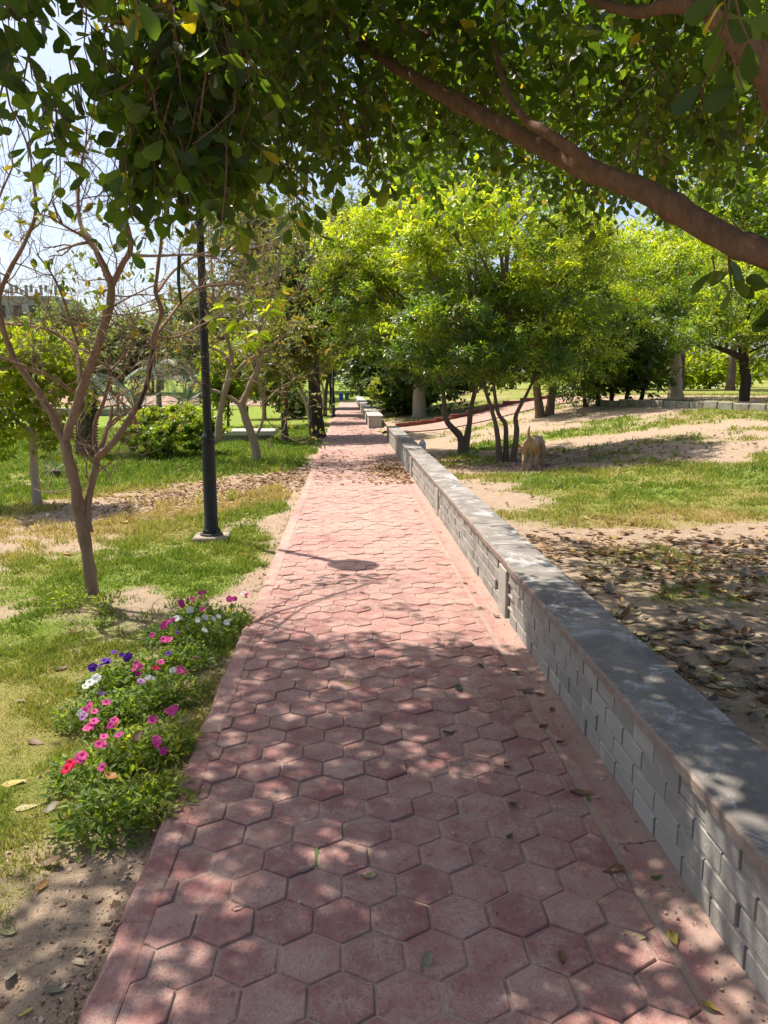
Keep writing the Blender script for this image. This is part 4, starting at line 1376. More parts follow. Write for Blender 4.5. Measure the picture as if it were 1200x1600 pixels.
sp_m = [Geo().add(*leaf_oval(.40 + .04 * k, .07, .12)).mesh('leaf', M['spray_leaf'], smooth=True) for k in range(3)]
# lime compound sprays at the end of the long right hand branch
for (px, py, yy_) in ((352, 478, y0 + 1.1), (392, 470, y0 + 1.2), (420, 486, y0 + 1.3), (372, 505, y0 + 1.1), (405, 520, y0 + 1.3), (335, 500, y0 + 1.0), (385, 535, y0 + 1.2), (430, 470, y0 + 1.4)):
    p = D(px, py, yy_)
    for q in range(7):
        a = q * .9 + r.uniform(0, .4)
        dd = unit(np.array([math.cos(a), .3 * math.sin(a), math.sin(a) * .5 - .35])); s = r.uniform(.09, .145)
        o = bpy.data.objects.new('leaf', sp_m[q % 3]); COL.objects.link(o); o.parent = nb
        mt = np.eye(4); mt[:3, :3] = frames(dd[None], unit(r.normal(0, .5, 3) + [0, -.4, .8])[None])[0] * s; mt[:3, 3] = p + dd * .01 - b1
        o.matrix_local = Matrix(mt.tolist())
V, F = stem([D(396, 447, y0 + 1.2), D(400, 470, y0 + 1.2), D(390, 520, y0 + 1.2)], .004, .002, 4, 4); Geo().add(V, F).obj('spray_stalk', M['bark_bare'], nb)
V, F = stem([D(280, 400, y0 - .6), D(279, 440, y0 - .62), D(283, 475, y0 - .6)], .012, .009, 7, 5); Geo().add(V, F, .2).obj('seed_pod', M['dark_leaf'], nb, smooth=True)

b1 = G(403, 720); y0 = b1[1]
nb2 = thing('bare_tree', 'twiggy leafless tree with a kinked trunk and a looping side limb behind the lamp post', 'tree', b1)
mains = [
    ([(404, 730), (398, 695), (386, 660), (376, 632)], .095, .075),
    ([(377, 634), (392, 600), (404, 570), (402, 530), (412, 490), (430, 440), (440, 380)], .07, .02),
    ([(377, 634), (362, 622), (340, 612), (312, 600), (285, 560)], .045, .02),
    ([(389, 682), (402, 676), (411, 655), (410, 620), (405, 595)], .030, .025),
    ([(340, 690), (345, 640), (358, 585), (362, 560), (352, 520), (335, 470), (330, 410)], .075, .022),
    ([(360, 572), (345, 550), (305, 535), (268, 520), (230, 500)], .045, .015),
    ([(362, 590), (385, 565), (420, 545), (450, 520)], .04, .015),
    ([(402, 540), (380, 500), (372, 450), (385, 400), (380, 360)], .04, .015),
    ([(412, 490), (450, 470), (480, 430), (490, 390)], .03, .012),
    ([(335, 470), (300, 440), (280, 400), (290, 360)], .03, .012),
    ([(335, 470), (365, 430), (400, 410), (420, 380)], .03, .012),
]
tips, r = bare_tree(nb2, mains, y0, 52, 4, 1.05, 7, M['twig'], M['twig'], 0, min_t=.30)
g = Geo(); sel = r.choice(len(tips), int(len(tips) * .30), replace=False); P = np.array([tips[i][0] for i in sel])
P = np.repeat(P, 3, 0) + r.normal(0, .07, (len(P) * 3, 3)); dd = unit(r.normal(0, .7, P.shape) + [0, 0, -.5])
place(g, leaf_oval(.45), P, frames(dd, rdir(len(P), r) + [0, 0, .5]), r.uniform(.08, .16, len(P)), r.uniform(.1, 1, len(P)))
g.obj('leaves', M['olive_leaf'], nb2, kind='stuff')
# ------------------------------------------------------------------ lamp posts
b1 = PZ(331, 843, -.03); b1[2] = float(gz(b1[0], b1[1]))
lp = thing('lamp_post', 'black iron lamp post bolted to a small plinth left of the path', 'lamp post', b1)
x, y, z = b1
Geo().add(*box((x, y, z + .015), (.36, .33, .09), .012, .05)).obj('plinth', M['plinth'], lp)
Geo().add(*lathe([(.0, .062), (.115, .062), (.118, .066), (.118, .078), (.112, .083), (0, .083)], (x, y, z), 24)).obj('base_plate', M['dusty_iron'], lp)
for k_ in range(4):
    a = math.pi / 4 + k_ * math.pi / 2
    Geo().add(*lathe([(0, .08), (.016, .08), (.016, .098), (.009, .10), (.009, .122), (0, .124)], (x + .092 * math.cos(a), y + .092 * math.sin(a), z), 6)).obj('bolt', M['dusty_iron'], lp)
Geo().add(*lathe([(.092, .08), (.094, .11), (.080, .125), (.074, .135), (.076, .15), (.071, .16), (.067, .9), (.066, 1.0)], (x, y, z), 24)).obj('lower_shaft', M['black_iron'], lp, smooth=True)
Geo().add(*lathe([(.066, 1.0), (.072, 1.005), (.073, 1.03), (.066, 1.04), (.064, 1.06), (.070, 1.068), (.071, 1.085), (.060, 1.10), (.050, 1.13), (.044, 1.15)], (x, y, z), 24)).obj('collar', M['black_iron'], lp, smooth=True)
Geo().add(*lathe([(.044, 1.15), (.042, 2.2), (.036, 3.42)], (x, y, z), 20)).obj('upper_shaft', M['black_iron'], lp, smooth=True)
Geo().add(*lathe([(.036, 3.42), (.05, 3.44), (.075, 3.50), (.10, 3.53), (.10, 3.55), (0, 3.55)], (x, y, z), 20)).obj('lantern_seat', M['black_iron'], lp, smooth=True)
Geo().add(*lathe([(.09, 3.55), (.15, 3.60), (.19, 3.68), (.20, 3.76), (.18, 3.84)], (x, y, z), 24)).obj('globe', M['globe'], lp, smooth=True)
Geo().add(*lathe([(.205, 3.835), (.21, 3.85), (.18, 3.90), (.12, 3.96), (.04, 3.99), (.02, 4.03), (.025, 4.06), (0, 4.09)], (x, y, z), 24)).obj('cap', M['black_iron'], lp, smooth=True)
b1 = G(521, 653); x, y, z = b1
l2 = thing('lamp_post', 'slim black lamp post far along the left verge near the blue bin', 'lamp post', b1)
Geo().add(*lathe([(.12, 0), (.12, .1), (.08, .14), (.075, 1.0), (.05, 1.05), (.045, 3.4), (0, 3.4)], (x, y, z), 10)).obj('shaft', M['black_iron'], l2, smooth=True)
Geo().add(*lathe([(.05, 3.4), (.18, 3.55), (.2, 3.75), (.12, 3.9), (0, 3.95)], (x, y, z), 12)).obj('lantern', M['globe'], l2, smooth=True)
Geo().add(*lathe([(.22, 3.85), (.1, 3.98), (0, 4.05)], (x, y, z), 12)).obj('cap', M['black_iron'], l2, smooth=True)


# ------------------------------------------------------------------ bins, post, things under the far right trees
def bin_(px, py, w, h, mat, label):
    x, y, z = G(px, py)
    t = thing('rubbish_bin', label, 'bin', (x, y, z))
    V, F = box((x, y, z + h * .46), (w, w, h * .84), .03); V = V.copy(); V[:, :2] = (V[:, :2] - [x, y]) * (1 + .10 * (V[:, 2:3] - z) / h) + [x, y]
    Geo().add(V, F).obj('body', mat, t)
    Geo().add(*box((x, y, z + h * .92), (w * 1.18, w * 1.18, h * .08), .02)).obj('lid', mat, t)
    Geo().add(*box((x, y - w * .62, z + h * .78), (w * .5, .02, h * .05), .005)).obj('handle', M['black_rubber'], t)


bin_(533, 625.5, .34, .62, M['blue_plastic'], 'blue rubbish bin at the far end of the path')
bin_(542, 624.5, .32, .60, M['green_plastic'], 'dark green rubbish bin beside the blue one at the far path end')

x, y, z = G(660, 712)
pt = thing('marker_post', 'small white pointed marker post poking up just behind the wall', 'post', (x, y, z))
V = np.array([(-.07, -.05, 0), (.07, -.05, 0), (.07, .05, 0), (-.07, .05, 0), (-.065, -.045, .26), (.065, -.045, .26), (.065, .045, .26), (-.065, .045, .26), (0, 0, .36)]) + [x, y, z]
Geo().add(V, [[0, 1, 5, 4], [1, 2, 6, 5], [2, 3, 7, 6], [3, 0, 4, 7], [4, 5, 8], [5, 6, 8], [6, 7, 8], [7, 4, 8]]).obj('shaft', M['white_cloth'], pt)
Geo().add(*box((x, y, z + .015), (.2, .16, .05), .01)).obj('foot', M['concrete'], pt)

x, y, z = G(1146, 596)
t = thing('black_basin', 'black round basin on the ground left of the slim dark trunk', 'basin', (x, y, z))
Geo().add(*lathe([(0, .02), (.24, .02), (.33, .20), (.36, .22), (.36, .24), (.32, .23), (.22, .06), (0, .06)], (x, y, z), 20)).obj('bowl', M['black_rubber'], t, smooth=True)
x, y, z = G(1187, 588)
t = thing('yellow_tub', 'yellow plastic tub on the ground right of the slim dark trunk', 'tub', (x, y, z))
Geo().add(*lathe([(0, .0), (.20, .0), (.26, .48), (.28, .49), (.28, .52), (.25, .52), (.20, .05), (0, .05)], (x, y, z), 20)).obj('shell', M['yellow_plastic'], t, smooth=True)
Geo().add(*lathe([(.275, .46), (.295, .465), (.295, .48), (.275, .485)], (x, y, z), 20)).obj('rim', M['yellow_plastic'], t, smooth=True)


def board(px, py, w, h, lean, mat, label, rz):
    x, y, z = G(px, py)
    t = thing('leaning_board', label, 'board', (x, y, z))
    V, F = box((0, 0, h / 2), (w, .03, h), .006)
    c_, s_ = math.cos(lean), math.sin(lean)
    V = V @ np.array([[c_, 0, -s_], [0, 1, 0], [s_, 0, c_]])
    V[:, 2] -= V[:, 2].min()
    c_, s_ = math.cos(rz), math.sin(rz)
    V = V @ np.array([[c_, s_, 0], [-s_, c_, 0], [0, 0, 1]]) + [x, y, z]
    Geo().add(V, F).obj('panel', mat, t)
    Geo().add(*box((x, y + .15, z + .2), (.06, .06, .42), .008)).obj('prop', M['bark_dark'], t)


board(1140, 594, .55, 1.45, -.35, M['tan_board'], 'tan board leaning to the left behind the basin', .1)
board(1172, 590, .62, .95, .25, M['white_cloth'], 'greyish white board propped behind the slim dark trunk', -.15)
x0, y0_, z0 = G(1118, 606)
nx_ = 16; ny_ = 8
U, W_ = np.meshgrid(np.linspace(-.75, .75, nx_), np.linspace(-.45, .45, ny_))
V = np.stack([x0 + U + .1 * W_, y0_ + W_ + .25 * U, gz(x0 + U, y0_ + W_ + .25 * U) + .03 + .08 * fbm(U * 4 + 5, W_ * 4, 3, 6)], -1).reshape(-1, 3)
F = [[a * nx_ + b, a * nx_ + b + 1, (a + 1) * nx_ + b + 1, (a + 1) * nx_ + b] for a in range(ny_ - 1) for b in range(nx_ - 1)]
o = Geo().add(V, F).obj('white_sheet', M['white_cloth'], smooth=True); tag(o, 'crumpled white sheet lying on the ground behind the low kerb', 'sheet')

# distant building behind the trees on the left
Yb = 96.0
c = D(38, 470, Yb); gx, gy = c[0], c[1]; gb = float(gz(gx, gy)); top = D(38, 452, Yb)[2]
bd = thing('grey_building', 'distant grey building with a jagged parapet above the trees at the left edge', 'building', (gx, gy, gb))
Geo().add(*box((gx, gy + 3, (gb + top) / 2 - .5), (7.6, 6, top - gb - 1), .05)).obj('wall', M['grey_building'], bd)
Geo().add(*box((gx, gy + 3, top - .9), (8.0, 6.4, .25), .04)).obj('cornice', M['grey_building'], bd)
for k_ in range(14):
    Geo().add(*box((gx - 3.7 + k_ * .57, gy + .1, top - .25 + .35 * ((k_ * 7) % 3) / 2), (.30, .30, .5 + .35 * ((k_ * 5) % 3)), .03)).obj('merlon', M['grey_building'], bd)
Geo().add(*box((gx + 4.6, gy + 2, top - 2.6), (1.9, 4, 3.0), .05)).obj('side_block', M['grey_building'], bd)
for r_ in range(3):
    for k_ in range(4):
        Geo().add(*box((gx - 2.8 + k_ * 1.9, gy - .01, top - 2.6 - r_ * 3.0), (1.0, .06, 1.5), .01)).obj('window', M['glass_dark'], bd)

# ------------------------------------------------------------------ the dog, seen from behind, head down at right
x, y, z = G(833, 733)
dg = thing('dog', 'tan dog walking away under the trees with its tail up and head down', 'dog', (x, y, z))
dg.rotation_euler = (0, 0, math.radians(-27))


def skin(name, verts, edges, radii, mat, root, lv=2):
    me = bpy.data.meshes.new(name); me.from_pydata([tuple(v) for v in verts], edges, []); me.update()
    o = bpy.data.objects.new(name, me); COL.objects.link(o); o.parent = root
    sk = o.modifiers.new('skin', 'SKIN'); sk.use_smooth_shade = True
    if not me.skin_vertices:
        bpy.context.view_layer.objects.active = o
    for i, r_ in enumerate(radii):
        sv = me.skin_vertices[0].data[i]; sv.radius = (r_, r_) if np.isscalar(r_) else r_
        sv.use_root = (i == 0)
    sb = o.modifiers.new('sub', 'SUBSURF'); sb.levels = lv; sb.render_levels = lv
    me.materials.append(mat)
    return o


# local frame: +y is where the dog heads
dv = [(0, -.24, .45), (0, -.05, .44), (0, .16, .43), (0, .28, .45), (0, .38, .40), (.02, .48, .30), (.03, .56, .22), (.03, .63, .17),
      (-.075, -.25, .38), (-.085, -.20, .26), (-.085, -.30, .15), (-.085, -.28, .03), (-.085, -.23, .012),
      (.075, -.25, .38), (.085, -.12, .27), (.085, -.20, .15), (.085, -.15, .03), (.085, -.10, .012),
      (-.07, .24, .34), (-.075, .22, .20), (-.075, .24, .03), (-.075, .28, .012),
      (.07, .24, .34), (.075, .30, .20), (.075, .34, .03), (.075, .38, .012),
      (0, -.32, .50), (0, -.37, .58), (0, -.36, .66), (.01, -.33, .70)]
de = [(0, 1), (1, 2), (2, 3), (3, 4), (4, 5), (5, 6), (6, 7), (0, 8), (8, 9), (9, 10), (10, 11), (11, 12), (0, 13), (13, 14), (14, 15), (15, 16), (16, 17),
      (3, 18), (18, 19), (19, 20), (20, 21), (3, 22), (22, 23), (23, 24), (24, 25), (0, 26), (26, 27), (27, 28), (28, 29)]
dr = [.105, .10, .115, .105, .07, .065, .05, .03, .075, .048, .026, .022, .024, .075, .048, .026, .022, .024, .06, .032, .022, .026, .06, .032, .022, .026, .028, .022, .018, .010]
skin('body', dv, de, dr, M['dog_fur'], dg)
for s_ in (-1, 1):
    V = np.array([(s_ * .04, .47, .35), (s_ * .085, .46, .34), (s_ * .075, .50, .27), (s_ * .065, .475, .345)])
    me = bpy.data.meshes.new('ear'); me.from_pydata([tuple(v) for v in V], [], [(0, 1, 2), (0, 2, 3), (1, 3, 2), (0, 3, 1)]); me.materials.append(M['dog_fur'])
    o = bpy.data.objects.new('ear', me); COL.objects.link(o); o.parent = dg
V, F = lathe([(0, -.014), (.012, -.008), (.014, 0), (.010, .010), (0, .013)], (.03, .655, .165), 8)
me = Geo().add(V, F).mesh('nose', M['dog_dark'], smooth=True); o = bpy.data.objects.new('nose', me); COL.objects.link(o); o.parent = dg

# ------------------------------------------------------------------ petunia bed
r5 = np.random.default_rng(505)


def flower_mesh(mat, seed):
    r = np.random.default_rng(seed); n = 15
    a = np.linspace(0, 2 * math.pi, n, endpoint=False)
    lob = 1 + .10 * np.cos(5 * a) + r.normal(0, .03, n)
    rings = [(.10, -.55), (.22, -.18), (.60, .02), (1.0, .0)]
    V = [(0, 0, -.8)]
    for q, (rr, zz) in enumerate(rings):
        f = lob if q > 1 else np.ones(n)
        V += list(zip(rr * f * np.cos(a), rr * f * np.sin(a), zz + (.12 * np.cos(5 * a + 1) if q == 3 else 0) + np.zeros(n) - (.1 * r.uniform(0, 1, n) if q == 3 else 0)))
    F = [[0, 1 + (k + 1) % n, 1 + k] for k in range(n)]
    for q in range(3):
        F += [[1 + q * n + k, 1 + q * n + (k + 1) % n, 1 + (q + 1) * n + (k + 1) % n, 1 + (q + 1) * n + k] for k in range(n)]
    return Geo().add(np.array(V), F).mesh('flower', mat, smooth=True)


fm = {c: [flower_mesh(M['petal_' + c], 10 * i + q) for q in range(2)] for i, c in enumerate(('pink', 'white', 'violet', 'red', 'lilac', 'magenta'))}
plants = [(160, 1262, .17, 'leafy petunia plant at the near end of the flower bed, lowest in the photo'),
          (232, 1232, .14, 'petunia plant nearest the path edge behind the lowest one'),
          (140, 1195, .15, 'petunia plant with a red pink bloom at the outer edge of the bed'),
          (205, 1165, .18, 'petunia plant with a cluster of bright pink blooms in the middle of the near clump'),
          (252, 1150, .16, 'pale leaved petunia plant with two pink blooms beside the path edge'),
          (150, 1105, .15, 'petunia plant with pink and white blooms on the lawn side'),
          (212, 1095, .17, 'dark leaved petunia plant with a small lilac bloom'),
          (175, 1055, .16, 'petunia plant carrying a large violet bloom and a white one'),
          (265, 1068, .17, 'petunia plant with pink and white blooms midway along the bed'),
          (228, 1035, .15, 'petunia plant with pink, red and dark purple blooms'),
          (290, 1020, .16, 'petunia plant with a dark purple bloom near the path'),
          (262, 985, .16, 'petunia plant with dusky magenta blooms on the lawn side of the far clump'),
          (320, 985, .18, 'petunia plant with white blooms beside the path in the far clump'),
          (305, 950, .16, 'petunia plant topped by the tallest magenta pink blooms'),
          (355, 960, .15, 'petunia plant at the far end of the bed with pink and white blooms')]
FL = [(313, 925, 'magenta'), (300, 937, 'pink'), (308, 932, 'pink'), (282, 943, 'magenta'), (277, 962, 'white'), (272, 965, 'white'), (297, 955, 'white'), (320, 952, 'magenta'), (355, 935, 'pink'), (362, 938, 'magenta'), (380, 928, 'white'), (385, 930, 'pink'), (312, 968, 'white'), (333, 967, 'white'), (340, 964, 'white'), (353, 972, 'white'), (320, 982, 'white'), (322, 988, 'white'), (260, 973, 'magenta'), (265, 970, 'magenta'), (238, 993, 'magenta'), (252, 983, 'magenta'), (278, 988, 'violet'), (262, 1000, 'pink'), (258, 1003, 'pink'), (268, 1015, 'violet'), (160, 1036, 'violet'), (150, 1040, 'violet'), (168, 1034, 'violet'), (190, 1018, 'violet'), (198, 1028, 'violet'), (180, 1022, 'violet'), (215, 1033, 'pink'), (212, 1045, 'pink'), (250, 1035, 'pink'), (242, 1042, 'red'), (246, 1040, 'pink'), (270, 1043, 'white'), (283, 1043, 'pink'), (281, 1047, 'pink'), (213, 1048, 'magenta'), (222, 1065, 'lilac'), (230, 1060, 'white'), (140, 1065, 'white'), (136, 1070, 'white'), (145, 1062, 'white'), (158, 1083, 'violet'), (165, 1092, 'pink'), (133, 1107, 'pink'), (130, 1112, 'pink'), (147, 1107, 'pink'), (142, 1132, 'pink'), (135, 1136, 'pink'), (122, 1117, 'white'), (128, 1120, 'lilac'), (173, 1128, 'pink'), (178, 1122, 'pink'), (170, 1136, 'magenta'), (165, 1150, 'pink'), (160, 1160, 'pink'), (155, 1163, 'pink'), (180, 1148, 'magenta'), (270, 1113, 'pink'), (265, 1110, 'pink'), (235, 1128, 'pink'), (240, 1125, 'pink'), (245, 1163, 'magenta'), (248, 1158, 'pink'), (258, 1173, 'magenta'), (123, 1183, 'pink'), (128, 1180, 'pink'), (105, 1197, 'red'), (112, 1193, 'red'), (158, 1195, 'magenta'), (307, 1023, 'pink')]
roots = []
for i, (px, py, hh, lab) in enumerate(plants):
    p = PZ(px, py, .05); z = float(gz(p[0], p[1])); p = np.array([p[0], p[1], z])
    t = thing('petunia_plant', lab, 'flower plant', p, 'petunias in the bed along the path')
    roots.append((t, p))
    n = 560; W = .17 + .03 * r5.uniform()
    u = rdir(n, r5); rad = r5.uniform(.25, 1, n) ** .6
    Q = p + u * rad[:, None] * np.array([W, W, 0]); Q[:, 2] = p[2] + hh * (.15 + .85 * np.abs(u[:, 2]) * rad + r5.normal(0, .06, n)) * r5.uniform(.45, 1.15, n)
    d = unit(u * [1, 1, .4] + r5.normal(0, .55, (n, 3)) + [0, 0, .25])
    g = Geo(); place(g, leaf_oval(.42, .06, .2), Q, frames(d, np.tile([0, 0, 1.0], (n, 1)) + rdir(n, r5) * .6), r5.uniform(.022, .046, n), np.clip(r5.normal(.3 + .3 * (i in (4, 3, 1)), .24, n), 0, 1))
    g.obj('foliage', M['petunia_leaf'], t, kind='stuff')
    s = Geo()
    for q in range(34):
        e = Q[q * 12]; V, F = tube([p + r5.normal(0, .02, 3) * [1, 1, 0], (p + e) / 2 + r5.normal(0, .015, 3), e], [.0025, .002, .0012], 3, cap=False); s.add(V, F, .6)
    s.obj('stems', M['petunia_leaf'], t, kind='stuff')
for i, (px, py, c) in enumerate(FL):
    for dx, dy in (((0, 0),) if i % 3 else ((0, 0), (5, -3))):
        hgt = .15
        P = PZ(px + dx, py + dy, hgt)
        k_ = int(np.argmin([np.linalg.norm(P[:2] - p[:2]) for _, p in roots])); t, p = roots[k_]
        o = bpy.data.objects.new('flower', fm[c][i % 2]); COL.objects.link(o); o.parent = t
        nz = unit(np.array([.1, -.45, .8]) + r5.normal(0, .32, 3)); xx = unit(np.cross(nz, [.3, .1, 1.0])); yy2 = np.cross(nz, xx)
        s = r5.uniform(.015, .024)
        mt = np.eye(4); mt[:3, :3] = np.stack([xx, yy2, nz], -1) * s; mt[:3, 3] = P - p + r5.normal(0, .008, 3)
        o.matrix_local = Matrix(mt.tolist())


def weed(px, py, lab, n, w, h, seed):
    p = G(px, py); r = np.random.default_rng(seed)
    t = thing('weed_tuft', lab, 'plant', p)
    u = rdir(n, r); Q = p + u * r.uniform(.2, 1, n)[:, None] * [w, w, 0]; Q[:, 2] = p[2] + h * r.uniform(.1, 1, n)
    d = unit(u * [1, 1, .3] + r.normal(0, .5, (n, 3)) + [0, 0, .4]); g = Geo()
    place(g, leaf_oval(.35, .05, .15), Q, frames(d, np.tile([0, 0, 1.0], (n, 1)) + rdir(n, r) * .6), r.uniform(.02, .05, n), r.uniform(.2, 1, n)); g.obj('foliage', M['petunia_leaf'], t, kind='stuff')
    s = Geo()
    for q in range(18):
        V, F = tube([p + r.normal(0, .02, 3) * [1, 1, 0], (p + Q[q]) / 2, Q[q]], [.003, .002, .001], 3, cap=False); s.add(V, F, .8)
    s.obj('stems', M['petunia_leaf'], t, kind='stuff')


weed(108, 952, 'wispy straggling weed left of the foot of the near bare tree', 170, .15, .16, 61)
weed(164, 958, 'low green weed right of the foot of the near bare tree', 200, .14, .12, 62)
weed(362, 782, 'small yellow weed tuft just right of the lamp post', 90, .12, .14, 63)
weed(312, 778, 'low yellowish weed tuft just left of the lamp post', 70, .14, .09, 64)

# ------------------------------------------------------------------ grass
r6 = np.random.default_rng(606)


def grass_patch(N, xr_, yr_, hgt, seed, name):
    r = np.random.default_rng(seed)
    u = r.uniform(0, 1, N); y = yr_[0] * (yr_[1] / yr_[0]) ** u
    x = xr_[1] - r.uniform(0, 1, N) ** 1.1 * (.52 * y + .3) if xr_[1] < 0 else xr_[0] + r.uniform(0, 1, N) * np.maximum(1.5, .62 * y - .6)
    x = np.where((x > -.74) & (x < 1.4), -.76 - r.uniform(0, 1.4, N), x) if xr_[1] < 0 else x
    c = grass_cover(x, y)
    keep = r.uniform(0, 1, N) < sm(.22, .60, c + .5 * (fbm(x * 9, y * 9, 3, 71) - .5))
    x, y = x[keep], y[keep]; n = len(x)
    h = hgt * (.5 + .8 * r.uniform(0, 1, n)) * (.5 + 1.5 * sm(.35, .7, fbm(x * 5, y * 5, 3, 72))) * np.clip(y / 5, .8, 2.4); w = .0030 * np.clip(y / 3.2, 1, 5)
    a = r.uniform(0, 2 * math.pi, n); ln = r.uniform(.2, 1.1, n) * h
    px_, py_ = np.cos(a), np.sin(a); b = r.uniform(0, 2 * math.pi, n)
    z = gz(x, y) - .003
    V = np.empty((n, 3, 3))
    V[:, 0] = np.stack([x - px_ * w, y - py_ * w, z], -1); V[:, 1] = np.stack([x + px_ * w, y + py_ * w, z], -1)
    V[:, 2] = np.stack([x + np.cos(b) * ln, y + np.sin(b) * ln, z + h], -1)
    dry = grass_dry(x, y)
    t = np.clip(.25 + .62 * dry + r.normal(0, .15, n), 0, 1)
    Geo().add(V.reshape(-1, 3), np.arange(n * 3).reshape(n, 3), np.repeat(t, 3)).obj(name, M['grass'], kind='stuff')


grass_patch(330000, (-4.6, -.72), (1.7, 30), .023, 1, 'lawn_grass')
grass_patch(170000, (1.42, 11.0), (4.4, 32), .020, 2, 'lawn_grass')

# ------------------------------------------------------------------ fallen leaves
r7 = np.random.default_rng(707)


def curled(seed, curl, w=.46):
    r = np.random.default_rng(seed)
    V, F = leaf_obovate(w, .02, 0)
    V = V.copy(); V[:, 1] -= .5
    V[:, 2] = curl * (V[:, 0] ** 2 * 2.2 + (V[:, 1] ** 2) * r.uniform(.2, 1.0)) + .05 * r.normal(0, 1, len(V)) * curl + .06 * np.sin(V[:, 1] * 5 + r.uniform(0, 6)) * curl
    V[:, 2] -= V[:, 2].min()
    st = np.array([(-.012, -.5, V[0, 2]), (.012, -.5, V[0, 2]), (.03 * r.normal(), -.68, V[0, 2] + .02)])
    return V, F, st


def leaf_fall_mesh(seed, curl, mat):
    V, F, st = curled(seed, curl)
    return Geo().add(V, F).add(st, np.array([[0, 1, 2]])).mesh('fallen_leaf', mat, smooth=True)


kinds = {c: [leaf_fall_mesh(800 + 7 * i + q, (.15, .5, .95)[q], M['fall_' + c]) for q in range(3)] for i, c in enumerate(('brown', 'dark', 'yellow', 'green', 'pale', 'grey', 'orange', 'lime'))}
litter_m = [leaf_fall_mesh(900 + q, (.15, .3, .5, .8)[q % 4], M['litter_part']) for q in range(8)]


def put(me, x, y, z, s, label, group=None, tilt=.12):
    o = bpy.data.objects.new('fallen_leaf', me); COL.objects.link(o)
    o.location = (x, y, z - .004); o.rotation_euler = (r7.normal(0, tilt * .6), r7.normal(0, tilt * .6), r7.uniform(0, 6.283)); o.scale = (s, s, s)
    return tag(o, label, 'fallen leaf', group)


